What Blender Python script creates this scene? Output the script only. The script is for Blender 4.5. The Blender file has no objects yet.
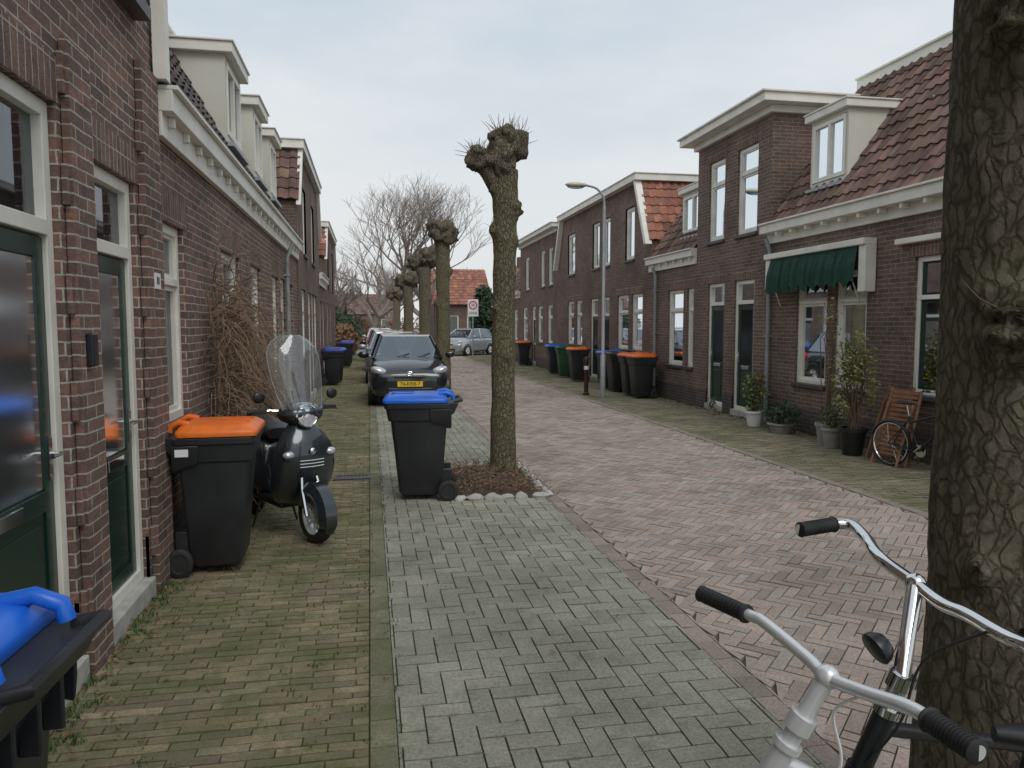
import bpy, math, random
from mathutils import Vector, Matrix, noise
random.seed(7)
S=bpy.context.scene
COL=bpy.context.collection
R=random.random
def U(a,b): return random.uniform(a,b)
# ---------------------------------------------------------------- materials
def nodes(name):
    m=bpy.data.materials.new(name); m.use_nodes=True
    nt=m.node_tree; b=nt.nodes["Principled BSDF"]
    return m,nt,b
def mixc(nt,fac,a,b,mode='MIX'):
    n=nt.nodes.new("ShaderNodeMix"); n.data_type='RGBA'; n.blend_type=mode
    for k,v in ((0,fac),(6,a),(7,b)):
        if isinstance(v,bpy.types.NodeSocket): nt.links.new(v,n.inputs[k])
        else: n.inputs[k].default_value = v if k==0 else (v[0],v[1],v[2],1)
    return n.outputs[2]
def noi(nt,vec,scale,detail=4,rough=.6):
    n=nt.nodes.new("ShaderNodeTexNoise"); n.inputs['Scale'].default_value=scale
    n.inputs['Detail'].default_value=detail; n.inputs['Roughness'].default_value=rough
    nt.links.new(vec,n.inputs['Vector']); return n.outputs['Fac']
def ramp(nt,f,p0,p1,c0=(0,0,0),c1=(1,1,1)):
    r=nt.nodes.new("ShaderNodeValToRGB"); nt.links.new(f,r.inputs[0])
    r.color_ramp.elements[0].position=p0; r.color_ramp.elements[1].position=p1
    r.color_ramp.elements[0].color=(*c0,1); r.color_ramp.elements[1].color=(*c1,1)
    return r.outputs[0]
def bumpn(nt,b,h,st=.3,dist=.01):
    n=nt.nodes.new("ShaderNodeBump"); n.inputs['Strength'].default_value=st; n.inputs['Distance'].default_value=dist
    nt.links.new(h,n.inputs['Height']); nt.links.new(n.outputs[0],b.inputs['Normal'])
def mat(name,base,rough=.6,metal=0,var=.15,scale=6,bump=0,bscale=80,spec=.5,coat=0,col2=None,attr=False):
    m,nt,b=nodes(name)
    tc=nt.nodes.new("ShaderNodeTexCoord").outputs['Object']
    f=ramp(nt,noi(nt,tc,scale,5),.3,.7)
    a=[c*(1-var) for c in base]; d=col2 or [min(1,c*(1+var)) for c in base]
    c=mixc(nt,f,a,d)
    if attr:
        at=nt.nodes.new("ShaderNodeAttribute"); at.attribute_name="Col"
        c=mixc(nt,1.0,c,at.outputs['Color'],'MULTIPLY')
    nt.links.new(c,b.inputs['Base Color'])
    b.inputs['Roughness'].default_value=rough; b.inputs['Metallic'].default_value=metal
    b.inputs['Specular IOR Level'].default_value=spec
    b.inputs['Coat Weight'].default_value=coat; b.inputs['Coat Roughness'].default_value=.06
    if bump: bumpn(nt,b,noi(nt,tc,bscale,6),bump,.01)
    return m
def brickmat(name,c1,c2,mortar,bw=.22,rh=.0625,off=.5,ms=.0055,grime=(.52,.51,.48)):
    m,nt,b=nodes(name)
    uv0=nt.nodes.new("ShaderNodeUVMap").outputs[0]
    nz=nt.nodes.new("ShaderNodeTexNoise"); nz.inputs['Scale'].default_value=7; nt.links.new(uv0,nz.inputs['Vector'])
    mv=nt.nodes.new("ShaderNodeVectorMath"); mv.operation='MULTIPLY_ADD'; mv.inputs[1].default_value=(.012,.012,0)
    nt.links.new(nz.outputs['Color'],mv.inputs[0]); nt.links.new(uv0,mv.inputs[2]); uv=mv.outputs[0]
    br=nt.nodes.new("ShaderNodeTexBrick"); nt.links.new(uv,br.inputs['Vector'])
    br.offset=off; br.inputs['Scale'].default_value=1
    br.inputs['Brick Width'].default_value=bw; br.inputs['Row Height'].default_value=rh
    br.inputs['Mortar Size'].default_value=ms; br.inputs['Mortar Smooth'].default_value=.25
    br.inputs['Color1'].default_value=(*c1,1); br.inputs['Color2'].default_value=(*c2,1); br.inputs['Mortar'].default_value=(*mortar,1)
    g=ramp(nt,noi(nt,uv,.9,5,.65),.3,.75,grime,(1.15,1.13,1.1))
    c=mixc(nt,1.0,br.outputs['Color'],g,'MULTIPLY')
    g2=ramp(nt,noi(nt,uv,19,4,.7),.3,.7,(.68,.68,.70),(1.28,1.25,1.22))
    c=mixc(nt,1.0,c,g2,'MULTIPLY')
    ef=ramp(nt,noi(nt,uv,2.3,7,.75),.6,.85,(0,0,0),(.4,.4,.4))
    c=mixc(nt,ef,c,(.36,.33,.3))
    nt.links.new(c,b.inputs['Base Color']); b.inputs['Roughness'].default_value=.9
    inv=nt.nodes.new("ShaderNodeMath"); inv.operation='MULTIPLY_ADD'; inv.inputs[1].default_value=-1
    nt.links.new(br.outputs['Fac'],inv.inputs[0]); nt.links.new(noi(nt,uv,60,4),inv.inputs[2])
    bumpn(nt,b,inv.outputs[0],.8,.009)
    return m
def glassmat(name,tint=(.03,.04,.045),refl=.25,transp=.6,rough=.03):
    m=bpy.data.materials.new(name); m.use_nodes=True; nt=m.node_tree; nt.nodes.clear()
    o=nt.nodes.new("ShaderNodeOutputMaterial"); g=nt.nodes.new("ShaderNodeBsdfGlossy"); g.inputs['Roughness'].default_value=rough
    g.inputs['Color'].default_value=(.85,.9,.95,1)
    t=nt.nodes.new("ShaderNodeBsdfTransparent"); t.inputs[0].default_value=(.85,.9,.9,1)
    d=nt.nodes.new("ShaderNodeBsdfDiffuse"); d.inputs[0].default_value=(*tint,1)
    m1=nt.nodes.new("ShaderNodeMixShader"); m1.inputs[0].default_value=transp
    nt.links.new(d.outputs[0],m1.inputs[1]); nt.links.new(t.outputs[0],m1.inputs[2])
    fr=nt.nodes.new("ShaderNodeFresnel"); fr.inputs[0].default_value=1.45
    ad=nt.nodes.new("ShaderNodeMath"); ad.operation='ADD'; ad.use_clamp=True; ad.inputs[1].default_value=refl; nt.links.new(fr.outputs[0],ad.inputs[0])
    m2=nt.nodes.new("ShaderNodeMixShader"); nt.links.new(ad.outputs[0],m2.inputs[0]); nt.links.new(m1.outputs[0],m2.inputs[1]); nt.links.new(g.outputs[0],m2.inputs[2])
    nt.links.new(m2.outputs[0],o.inputs[0]); return m
BR1=brickmat("brick_purple_brown",(.29,.165,.132),(.15,.10,.09),(.48,.45,.41))
BR2=brickmat("brick_brown",(.235,.15,.12),(.14,.105,.092),(.35,.32,.3))
BR3=brickmat("brick_red_brown",(.24,.145,.12),(.155,.105,.092),(.31,.285,.26))
SOLD=brickmat("soldier_brick",(.27,.155,.125),(.145,.095,.084),(.44,.41,.38),bw=.0625,rh=.215,off=0)
PLINTH=brickmat("dark_plinth",(.12,.095,.088),(.08,.07,.066),(.22,.2,.19))
WHITE=mat("cream_white_paint",(.74,.72,.65),.5,var=.12,scale=3)
CREAM=mat("cream_board",(.6,.58,.50),.6,var=.08,scale=2)
GREEN=mat("dark_green_paint",(.012,.035,.026),.25,var=.2,scale=2)
BLACKP=mat("black_paint",(.015,.016,.018),.35)
TILE=mat("roof_tile_brown",(.165,.10,.082),.85,var=.38,scale=2.5,attr=True,bump=.4,bscale=40)
TILER=mat("roof_tile_red",(.32,.135,.095),.8,var=.3,scale=3,attr=True,bump=.3)
TILED=mat("roof_tile_dark",(.08,.065,.06),.8,var=.3,scale=3,attr=True,bump=.3)
ZINC=mat("zinc_grey",(.34,.36,.37),.5,metal=.3)
GLASS=glassmat("window_glass",refl=.07,transp=.9)
CARGLASS=glassmat("car_glass",(.01,.012,.015),.2,.35)
DOORGLASS=glassmat("door_glass_dark",(.01,.014,.013),.0,.25,.12)
CLEAR=glassmat("clear_screen",(.5,.52,.53),.05,.84)
CURT=mat("white_curtain",(.78,.76,.71),.9,var=.12,scale=14)
REDC=mat("patterned_red_curtain",(.5,.11,.08),.9,var=.5,scale=22,col2=(.65,.45,.33))
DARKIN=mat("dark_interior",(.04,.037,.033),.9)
STONE=mat("pale_stone",(.42,.41,.38),.8,var=.25,scale=10,bump=.3)
SILLM=mat("dark_sill",(.07,.062,.06),.5)
CHROME=mat("chrome",(.75,.75,.75),.1,metal=1,var=.05)
BRUSH=mat("white_alloy",(.74,.75,.75),.28,metal=.35,var=.05)
RUBBER=mat("black_rubber",(.02,.02,.02),.65,bump=.1,bscale=200)
PLAST=mat("black_bin_plastic",(.022,.023,.026),.45,var=.3,scale=4,bump=.08,bscale=150)
PLASTG=mat("green_bin_plastic",(.02,.075,.035),.5,var=.2)
BLUE=mat("blue_lid_plastic",(.014,.13,.62),.35,var=.15)
ORANGE=mat("orange_lid_plastic",(.80,.17,.02),.42,var=.18)
PURP=mat("purple_lid_plastic",(.06,.05,.3),.45)
def barkmat(name,c1,c2,c3):
    m,nt,b=nodes(name); tc=nt.nodes.new("ShaderNodeTexCoord").outputs['Object']
    nz=nt.nodes.new("ShaderNodeTexNoise"); nz.inputs['Scale'].default_value=9; nz.inputs['Detail'].default_value=5; nt.links.new(tc,nz.inputs['Vector'])
    mv=nt.nodes.new("ShaderNodeVectorMath"); mv.operation='MULTIPLY_ADD'; mv.inputs[1].default_value=(.09,.09,.09)
    nt.links.new(nz.outputs['Color'],mv.inputs[0]); nt.links.new(tc,mv.inputs[2])
    mp=nt.nodes.new("ShaderNodeMapping"); mp.inputs['Scale'].default_value=(1,1,.38); nt.links.new(mv.outputs[0],mp.inputs[0])
    vo=nt.nodes.new("ShaderNodeTexVoronoi"); vo.feature='DISTANCE_TO_EDGE'; vo.inputs['Scale'].default_value=34; nt.links.new(mp.outputs[0],vo.inputs['Vector'])
    crack=ramp(nt,vo.outputs['Distance'],.0,.16)
    n1=noi(nt,mp.outputs[0],60,9,.78); n2=noi(nt,tc,3.2,5,.6); n3=noi(nt,tc,17,8,.75)
    c=mixc(nt,ramp(nt,n1,.36,.64),c1,c2); c=mixc(nt,ramp(nt,n2,.42,.72,(0,0,0),(.8,.8,.8)),c,c3)
    c=mixc(nt,ramp(nt,n3,.56,.68,(0,0,0),(.65,.65,.65)),c,(.40,.40,.33))
    c=mixc(nt,1.0,c,ramp(nt,vo.outputs['Distance'],.0,.2,(.55,.53,.5),(1.05,1.05,1.05)),'MULTIPLY')
    nt.links.new(c,b.inputs['Base Color']); b.inputs['Roughness'].default_value=.95; b.inputs['Specular IOR Level'].default_value=.2
    ma=nt.nodes.new("ShaderNodeMath"); ma.operation='MULTIPLY_ADD'; ma.inputs[1].default_value=.45
    nt.links.new(crack,ma.inputs[0]); nt.links.new(n1,ma.inputs[2])
    bumpn(nt,b,ma.outputs[0],1.0,.03); return m
BARK=barkmat("grey_brown_bark",(.15,.12,.09),(.33,.28,.22),(.25,.24,.14))
BARKG=barkmat("green_bark",(.13,.11,.07),(.31,.28,.19),(.27,.26,.13))
TWIG=mat("twig_brown",(.15,.10,.07),.9,var=.3)
TWIGG=mat("bare_twig_grey",(.27,.23,.205),.9,var=.2)
CREEP=mat("creeper_twig",(.24,.16,.105),.9,var=.4,scale=20)
LEAFM=mat("leaf_green",(.07,.115,.03),.7,var=.4,scale=9)
LEAFD=mat("leaf_dark",(.03,.055,.025),.75,var=.4,scale=5)
DRYL=mat("dry_leaf",(.20,.11,.055),.85,var=.5,scale=12)
SOIL=mat("soil",(.085,.058,.038),.95,var=.4,scale=14,bump=.9)
POT=mat("clay_pot",(.33,.31,.29),.8)
WOOD=mat("weathered_wood",(.28,.14,.08),.7,var=.3,scale=12)
YEL=mat("yellow_plate",(.85,.55,.03),.4,var=.02)
REDS=mat("sign_red",(.6,.02,.02),.4)
WHT=mat("sign_white",(.8,.8,.8),.4,var=.03)
# ---------------------------------------------------------------- mesh builder
class MB:
    def __init__(s): s.v=[];s.f=[];s.m=[];s.c=[]
    def add(s,vs,fs,mi=0,c=None):
        o=len(s.v); s.v+= [tuple(v) for v in vs]
        for f in fs: s.f.append([i+o for i in f]); s.m.append(mi); s.c.append(c)
    def quad(s,a,b,c,d,mi=0,col=None): s.add([a,b,c,d],[(0,1,2,3)],mi,col)
    def hexa(s,p,mi=0,c=None): s.add(p,[(0,3,2,1),(4,5,6,7),(0,1,5,4),(1,2,6,5),(2,3,7,6),(3,0,4,7)],mi,c)
    def box(s,x0,x1,y0,y1,z0,z1,mi=0,c=None):
        s.hexa([(x0,y0,z0),(x1,y0,z0),(x1,y1,z0),(x0,y1,z0),(x0,y0,z1),(x1,y0,z1),(x1,y1,z1),(x0,y1,z1)],mi,c)
    def fb(s,F,u0,u1,z0,z1,d0,d1,mi=0):
        s.hexa([F(u0,z0,d0),F(u1,z0,d0),F(u1,z0,d1),F(u0,z0,d1),F(u0,z1,d0),F(u1,z1,d0),F(u1,z1,d1),F(u0,z1,d1)],mi)
    def tube(s,pts,r,n=8,mi=0,caps=True,c=None):
        pts=[Vector(p) for p in pts]; k=len(pts)
        if not hasattr(r,'__len__'): r=[r]*k
        t0=(pts[1]-pts[0]).normalized(); ref=Vector((0,0,1)) if abs(t0.z)<.9 else Vector((1,0,0))
        a=t0.cross(ref).normalized(); vs=[]
        for i in range(k):
            t=(pts[min(i+1,k-1)]-pts[max(i-1,0)])
            t=t.normalized() if t.length>1e-9 else t0
            a=(a-t*a.dot(t)); a=a.normalized() if a.length>1e-6 else t.orthogonal().normalized()
            b=t.cross(a)
            for j in range(n):
                q=2*math.pi*j/n; vs.append(pts[i]+(a*math.cos(q)+b*math.sin(q))*r[i])
        fs=[]
        for i in range(k-1):
            for j in range(n):
                fs.append((i*n+j,i*n+(j+1)%n,(i+1)*n+(j+1)%n,(i+1)*n+j))
        if caps: fs.append(tuple(range(n))[::-1]); fs.append(tuple((k-1)*n+j for j in range(n)))
        s.add(vs,fs,mi,c)
    def lathe(s,prof,M,n=20,mi=0,arc=1.0):
        vs=[];k=len(prof); full=arc>=1.0; nn=n if full else n+1
        for (r,z) in prof:
            for j in range(nn):
                q=2*math.pi*arc*j/n; vs.append(M@Vector((r*math.cos(q),r*math.sin(q),z)))
        fs=[]
        for i in range(k-1):
            for j in range(n):
                j2=(j+1)%nn if full else j+1
                fs.append((i*nn+j,i*nn+j2,(i+1)*nn+j2,(i+1)*nn+j))
        s.add(vs,fs,mi)
    def loft(s,secs,closed=True,caps=True,mi=0):
        n=len(secs[0]); vs=[p for q in secs for p in q]; fs=[]
        for i in range(len(secs)-1):
            for j in range(n if closed else n-1):
                fs.append((i*n+j,i*n+(j+1)%n,(i+1)*n+(j+1)%n,(i+1)*n+j))
        if caps: fs.append(tuple(range(n))[::-1]); fs.append(tuple((len(secs)-1)*n+j for j in range(n)))
        s.add(vs,fs,mi)
    def ball(s,c,r,n=12,mi=0,disp=0,sc=1):
        if not hasattr(r,'__len__'): r=(r,r,r)
        c=Vector(c);vs=[];m=n//2
        for i in range(m+1):
            for j in range(n):
                th=math.pi*i/m; q=2*math.pi*j/n
                d=Vector((math.sin(th)*math.cos(q),math.sin(th)*math.sin(q),math.cos(th)))
                w=(c+d*r[0])*sc
                k=1+(disp*noise.noise(w*9)+disp*.8*(.35-abs(noise.noise(w*24))) if disp else 0)
                vs.append(c+Vector((d.x*r[0],d.y*r[1],d.z*r[2]))*k)
        fs=[(i*n+j,(i+1)*n+j,(i+1)*n+(j+1)%n,i*n+(j+1)%n) for i in range(m) for j in range(n)]
        s.add(vs,fs,mi)
    def obj(s,name,mats,parent=None,world=True,smooth=False,bevel=0,sub=0,loc=None,allsmooth=False):
        if not isinstance(mats,(list,tuple)): mats=[mats]
        me=bpy.data.meshes.new(name); off=Vector((0,0,0))
        if parent is not None and world: off=Vector(parent.get("o",(0,0,0)))
        if loc is not None: off=Vector(loc)
        me.from_pydata([(v[0]-off.x,v[1]-off.y,v[2]-off.z) for v in s.v],[],s.f)
        for m in mats: me.materials.append(m)
        me.polygons.foreach_set("material_index",s.m)
        uv=me.uv_layers.new(name="UVMap"); dat=[0.0]*(2*len(me.loops))
        V=s.v
        for p in me.polygons:
            nx,ny,nz=abs(p.normal.x),abs(p.normal.y),abs(p.normal.z)
            for li in p.loop_indices:
                v=V[me.loops[li].vertex_index]
                if nx>=ny and nx>=nz: a=(v[1],v[2])
                elif ny>=nz: a=(v[0],v[2])
                else: a=(v[0],v[1])
                dat[2*li]=a[0]+50; dat[2*li+1]=a[1]+50
        uv.data.foreach_set("uv",dat)
        if any(c is not None for c in s.c):
            ca=me.color_attributes.new("Col",'FLOAT_COLOR','CORNER'); cd=[]
            for p in me.polygons:
                c=s.c[p.index] or (1,1,1)
                cd+=[c[0],c[1],c[2],1]*p.loop_total
            ca.data.foreach_set("color",cd)
        if smooth or allsmooth:
            me.polygons.foreach_set("use_smooth",[True]*len(me.polygons))
            if not allsmooth: me.set_sharp_from_angle(angle=math.radians(42))
        o=bpy.data.objects.new(name,me); COL.objects.link(o)
        if parent is not None: o.parent=parent; o["o"]=list(off) if world else [0,0,0]
        if loc is not None: o.location=loc
        if bevel:
            b=o.modifiers.new("b",'BEVEL'); b.width=bevel; b.segments=2; b.limit_method='ANGLE'; b.angle_limit=math.radians(35)
        if sub:
            b=o.modifiers.new("s",'SUBSURF'); b.levels=sub; b.render_levels=sub
        return o
def thing(name,loc,label,cat,group=None,rot=0):
    e=bpy.data.objects.new(name,None); COL.objects.link(e); e.location=loc; e.rotation_euler=(0,0,rot)
    e.empty_display_size=.2; e["o"]=list(loc); e["label"]=label; e["category"]=cat
    if group: e["group"]=group
    return e
def dup(t,loc,rot=0,label=None,swap=None,scale=1,sx=1):
    n=t.copy(); COL.objects.link(n); n.location=loc; n.rotation_euler=(0,0,rot)
    n.scale=(scale*sx,scale,scale)
    if label: n["label"]=label
    def rec(src,dst):
        for k in src.children:
            c=k.copy(); COL.objects.link(c); c.parent=dst
            if swap:
                base=k.name.split('.')[0]
                if base in swap:
                    c.data=c.data.copy(); c.data.materials[0]=swap[base]
            rec(k,c)
    rec(t,n); return n
def text_mesh(body,size,name,m,parent,M,ext=.001):
    c=bpy.data.curves.new(name,'FONT'); c.body=body; c.size=size; c.extrude=ext; c.align_x='CENTER'; c.align_y='CENTER'
    tmp=bpy.data.objects.new("tmp",c); COL.objects.link(tmp); bpy.context.view_layer.update()
    me=bpy.data.meshes.new_from_object(tmp.evaluated_get(bpy.context.evaluated_depsgraph_get()))
    bpy.data.objects.remove(tmp); me.transform(M); me.materials.clear(); me.materials.append(m)
    o=bpy.data.objects.new(name,me); COL.objects.link(o); o.parent=parent; return o
def setk(o): o["kind"]="structure"; return o
# ---------------------------------------------------------------- ground
GROUND=mat("far_paving",(.26,.235,.215),.9,var=.2,scale=.6,bump=.3)
g=MB(); g.quad((-300,-60,-.03),(300,-60,-.03),(300,500,-.03),(-300,500,-.03)); setk(g.obj("ground",GROUND))
def pavmat(name,moss,mossamt,mscale=1.1,rough=.88,lich=.0,dirt=.64):
    m,nt,b=nodes(name); tc=nt.nodes.new("ShaderNodeTexCoord").outputs['Object']
    at=nt.nodes.new("ShaderNodeAttribute"); at.attribute_name="Col"
    c=at.outputs['Color']
    c=mixc(nt,1.0,c,ramp(nt,noi(nt,tc,60,6,.75),.3,.7,(.6,.6,.6),(1.32,1.32,1.32)),'MULTIPLY')
    c=mixc(nt,1.0,c,ramp(nt,noi(nt,tc,.8,7,.7),.3,.72,(dirt,dirt*1.01,dirt*.97),(1.2,1.19,1.16)),'MULTIPLY')
    if lich: c=mixc(nt,ramp(nt,noi(nt,tc,130,3,.6),.6,.7,(0,0,0),(lich,lich,lich)),c,(.5,.5,.43))
    f=ramp(nt,noi(nt,tc,mscale,10,.8),.60-mossamt*.3,.82-mossamt*.2)
    c=mixc(nt,f,c,moss); nt.links.new(c,b.inputs['Base Color']); b.inputs['Roughness'].default_value=rough
    bumpn(nt,b,noi(nt,tc,100,7,.75),.8,.008); return m
def brickbox(mb,pts,z,col,h=.022):
    z0=z+U(-.002,.002); t=U(-.002,.002); u=U(-.001,.001); tz=[z0+t+u,z0-t+u,z0-t-u,z0+t-u]
    vs=[(p[0],p[1],q) for p,q in zip(pts,tz)]+[(p[0],p[1],z-h) for p in pts]
    mb.add(vs,[(0,1,2,3),(0,4,5,1),(1,5,6,2),(2,6,7,3),(3,7,4,0)],0,col)
def pick(pal,v=.12):
    a=random.choice(pal); k=U(1-v,1+v); return (a[0]*k,a[1]*k,a[2]*k)
HOLES=[(.78,1.72,7.15,8.85),(.95,1.75,16.2,17.9)]
def inh(x,y): return any(a<x<b and c<y<d for a,b,c,d in HOLES)
def herring(name,x0,x1,y0,y1,W,n,rot,pal,m,z=0,gap=.006,v=.1):
    mb=MB(); ca,sa=math.cos(rot),math.sin(rot)
    cs=[( (x*ca+y*sa)/W,(-x*sa+y*ca)/W) for x in (x0,x1) for y in (y0,y1)]
    ii=[(a-b)/2 for a,b in cs]; jj=[(a+b)/(2*n) for a,b in cs]
    g2=gap/W/2
    for j in range(int(min(jj))-2,int(max(jj))+3):
        for i in range(int(min(ii))-n-2,int(max(ii))+n+3):
            ox,oy=i+j*n,-i+j*n
            for (a,b,c,d) in ((ox,oy,ox+n,oy+1),(ox+n,oy,ox+n+1,oy+n)):
                cx,cy=(a+c)/2*W,(b+d)/2*W
                wx,wy=cx*ca-cy*sa,cx*sa+cy*ca
                e=.10
                if not (x0-e<wx<x1+e and y0<wy<y1) or inh(wx,wy): continue
                ps=[]
                for (px,py) in ((a+g2,b+g2),(c-g2,b+g2),(c-g2,d-g2),(a+g2,d-g2)):
                    px*=W;py*=W; X,Y=px*ca-py*sa,px*sa+py*ca
                    ps.append((min(max(X,x0),x1),Y))
                if max(p[0] for p in ps)-min(p[0] for p in ps)<.008: continue
                brickbox(mb,ps,z,pick(pal,v))
    return setk(mb.obj(name,m))
def courses(name,x0,x1,y0,y1,L,Wd,pal,m,z=0,gap=.007):
    mb=MB(); r=0;y=y0
    while y<y1:
        x=x0-(L/2 if r%2 else 0)-U(0,.02); yy=y+U(-.003,.003)
        while x<x1-.01:
            a=max(x+gap/2,x0); b=min(x+L-gap/2,x1)
            zz=z+.012*noise.noise(Vector((x*1.3,y*1.3,0)))
            if b-a>.02 and not inh((a+b)/2,y): brickbox(mb,[(a,yy+gap/2+U(-.002,.003)),(b,yy+gap/2+U(-.002,.003)),(b,yy+Wd-gap/2+U(-.002,.002)),(a,yy+Wd-gap/2+U(-.002,.002))],zz+U(-.003,.002),pick(pal,.2))
            x+=L
        y+=Wd; r+=1
    return setk(mb.obj(name,m))
PS=pavmat("sidewalk_brick",(.10,.12,.04),.8,2.4,dirt=.55)
PG=pavmat("grey_paver",(.15,.16,.085),.32,2.6,lich=.4,dirt=.58)
PR=pavmat("road_brick",(.2,.19,.13),.15,.8)
PW=pavmat("far_walk_brick",(.14,.15,.065),.75,1.1,dirt=.55)
JM=mat("mossy_joint",(.07,.085,.035),.95,var=.4,scale=9,bump=.6)
JG=mat("sandy_joint",(.085,.09,.055),.95,var=.35,scale=5,bump=.6)
for nm,a,b,m in (("joint_bed_ground",-1.5,.05,JM),("parking_bed_ground",.05,1.8,JG),("road_bed_ground",1.8,4.85,JG),("walk_bed_ground",4.85,6.9,JM)):
    q=MB(); q.quad((a,-3,-.013),(b,-3,-.013),(b,46,-.013),(a,46,-.013)); setk(q.obj(nm,m))
courses("sidewalk",-1.42,-.03,.6,36,.205,.062,[(.36,.27,.18),(.30,.235,.165),(.39,.31,.205),(.26,.2,.145),(.34,.29,.195)],PS)
k=MB(); y=.2
while y<46:
    brickbox(k,[(-.022,y+.002),(.085,y+.002),(.085,y+.208),(-.022,y+.208)],.006,pick([(.31,.27,.2),(.35,.31,.24),(.27,.235,.17)])); y+=.211
setk(k.obj("kerb",PS))
herring("parking_strip",.09,1.70,.9,46,.105,2,0,[(.35,.34,.275),(.38,.365,.30),(.325,.32,.26),(.36,.345,.285)],PG,v=.08,gap=.008)
k=MB(); y=.2
while y<46:
    brickbox(k,[(1.703,y+.002),(1.803,y+.002),(1.803,y+.2),(1.703,y+.2)],.0,pick([(.31,.255,.225),(.34,.28,.25)]))
    brickbox(k,[(4.83,y+.002),(4.93,y+.002),(4.93,y+.2),(4.83,y+.2)],.006,pick([(.29,.25,.2),(.33,.28,.24)]))
    y+=.203
setk(k.obj("kerb",PR))
herring("road",1.808,4.825,1.2,46,.07,3,math.radians(45),[(.41,.33,.29),(.44,.365,.325),(.355,.285,.25),(.39,.34,.31),(.45,.35,.305)],PR,v=.1,gap=.007)
courses("sidewalk",4.935,6.85,3.5,42,.205,.068,[(.35,.285,.215),(.31,.26,.19),(.38,.325,.245),(.29,.225,.17)],PW)
dg=thing("drain_grate",(-.22,8.45,0),"small dark cast iron drain grate in brick sidewalk","drain")
q=MB(); q.box(-.2,.2,-.12,-.09,-.01,.014); q.box(-.2,.2,.09,.12,-.01,.014); q.box(-.2,-.17,-.088,.088,-.01,.014); q.box(.17,.2,-.088,.088,-.01,.014); q.obj("frame",SILLM,dg,world=False)
q=MB(); q.box(-.169,.169,-.089,.089,-.01,.004)
for i in range(8): q.box(-.15+i*.04,-.135+i*.04,-.088,.088,.004,.012)
q.obj("grille",SILLM,dg,world=False)
# ---------------------------------------------------------------- facades
def facade(mb,F,u0,u1,z0,z1,ops,depth=.12,mi=0):
    ops=[o for o in ops if o[1]>u0 and o[0]<u1 and o[3]>z0 and o[2]<z1]
    us=sorted(set([u0,u1]+[x for o in ops for x in (o[0],o[1]) if u0<x<u1])); zs=sorted(set([z0,z1]+[x for o in ops for x in (o[2],o[3]) if z0<x<z1]))
    for i in range(len(us)-1):
        for j in range(len(zs)-1):
            cu,cz=(us[i]+us[i+1])/2,(zs[j]+zs[j+1])/2
            if any(o[0]<cu<o[1] and o[2]<cz<o[3] for o in ops): continue
            mb.quad(F(us[i],zs[j],0),F(us[i+1],zs[j],0),F(us[i+1],zs[j+1],0),F(us[i],zs[j+1],0),mi)
    for a,b,c,d in [o[:4] for o in ops]:
        mb.quad(F(a,c,0),F(a,d,0),F(a,d,-depth),F(a,c,-depth),mi); mb.quad(F(b,c,0),F(b,d,0),F(b,d,-depth),F(b,c,-depth),mi)
        mb.quad(F(a,d,0),F(b,d,0),F(b,d,-depth),F(a,d,-depth),mi); mb.quad(F(a,c,0),F(b,c,0),F(b,c,-depth),F(a,c,-depth),mi)
def ring(mb,F,a,b,c,d,w,d0,d1,mi=0):
    mb.fb(F,a,a+w,c,d,d0,d1,mi); mb.fb(F,b-w,b,c,d,d0,d1,mi)
    mb.fb(F,a+w,b-w,d-w,d,d0,d1,mi); mb.fb(F,a+w,b-w,c,c+w,d0,d1,mi)
def window(par,F,a,b,c,d,tr=.0,mull=0,curt=None,sash=WHITE,curth=1.0,sill=True,fw=.065,inner=None):
    m=MB(); ring(m,F,a+.003,b-.003,c+.003,d-.003,fw,-.115,-.04)
    zt=d-tr if tr else d
    if tr: m.fb(F,a+fw,b-fw,zt-.035,zt+.02,-.112,-.035)
    for i in range(mull):
        x=a+(b-a)*(i+1)/(mull+1); m.fb(F,x-.03,x+.03,c+fw,d-fw if not tr else zt-.035,-.112,-.042)
    o=m.obj("window",WHITE,par,bevel=.004)
    s=MB(); w2=.035
    xs=[a+fw]+[a+(b-a)*(i+1)/(mull+1) for i in range(mull)]+[b-fw]
    for i in range(len(xs)-1):
        l=xs[i]+(.03 if i else 0); r=xs[i+1]-(.03 if i<len(xs)-2 else 0)
        ring(s,F,l+.002,r-.002,c+fw,(zt-.037 if tr else d-fw),w2,-.1,-.06)
    if tr: ring(s,F,a+fw+.002,b-fw-.002,zt+.022,d-fw,.028,-.1,-.062)
    s.obj("sash",inner or sash,o)
    g=MB(); g.quad(F(a+.02,c+.02,-.085),F(b-.02,c+.02,-.085),F(b-.02,d-.02,-.085),F(a+.02,d-.02,-.085)); g.obj("glass_pane",GLASS,o)
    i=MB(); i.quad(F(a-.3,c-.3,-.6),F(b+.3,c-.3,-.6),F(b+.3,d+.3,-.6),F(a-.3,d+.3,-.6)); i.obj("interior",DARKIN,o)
    if curt:
        q=MB(); n=int((b-a)/.03); z1=d; z0=d-(d-c)*curth
        for kk in range(n):
            x0=a+(b-a)*kk/n;x1=a+(b-a)*(kk+1)/n; e0=-.13-.012*(kk%2);e1=-.13-.012*((kk+1)%2)
            q.quad(F(x0,z0,e0),F(x1,z0,e1),F(x1,z1,e1),F(x0,z1,e0))
        q.obj("curtain",curt,o)
    if sill:
        q=MB(); q.fb(F,a-.03,b+.03,c-.06,c-.001,-.11,.045); q.obj("sill",SILLM,o,bevel=.005)
    l=MB(); l.fb(F,a-.1,b+.1,d+.001,d+.21,-.05,.004); l.obj("lintel",SOLD,o)
    return o
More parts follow.
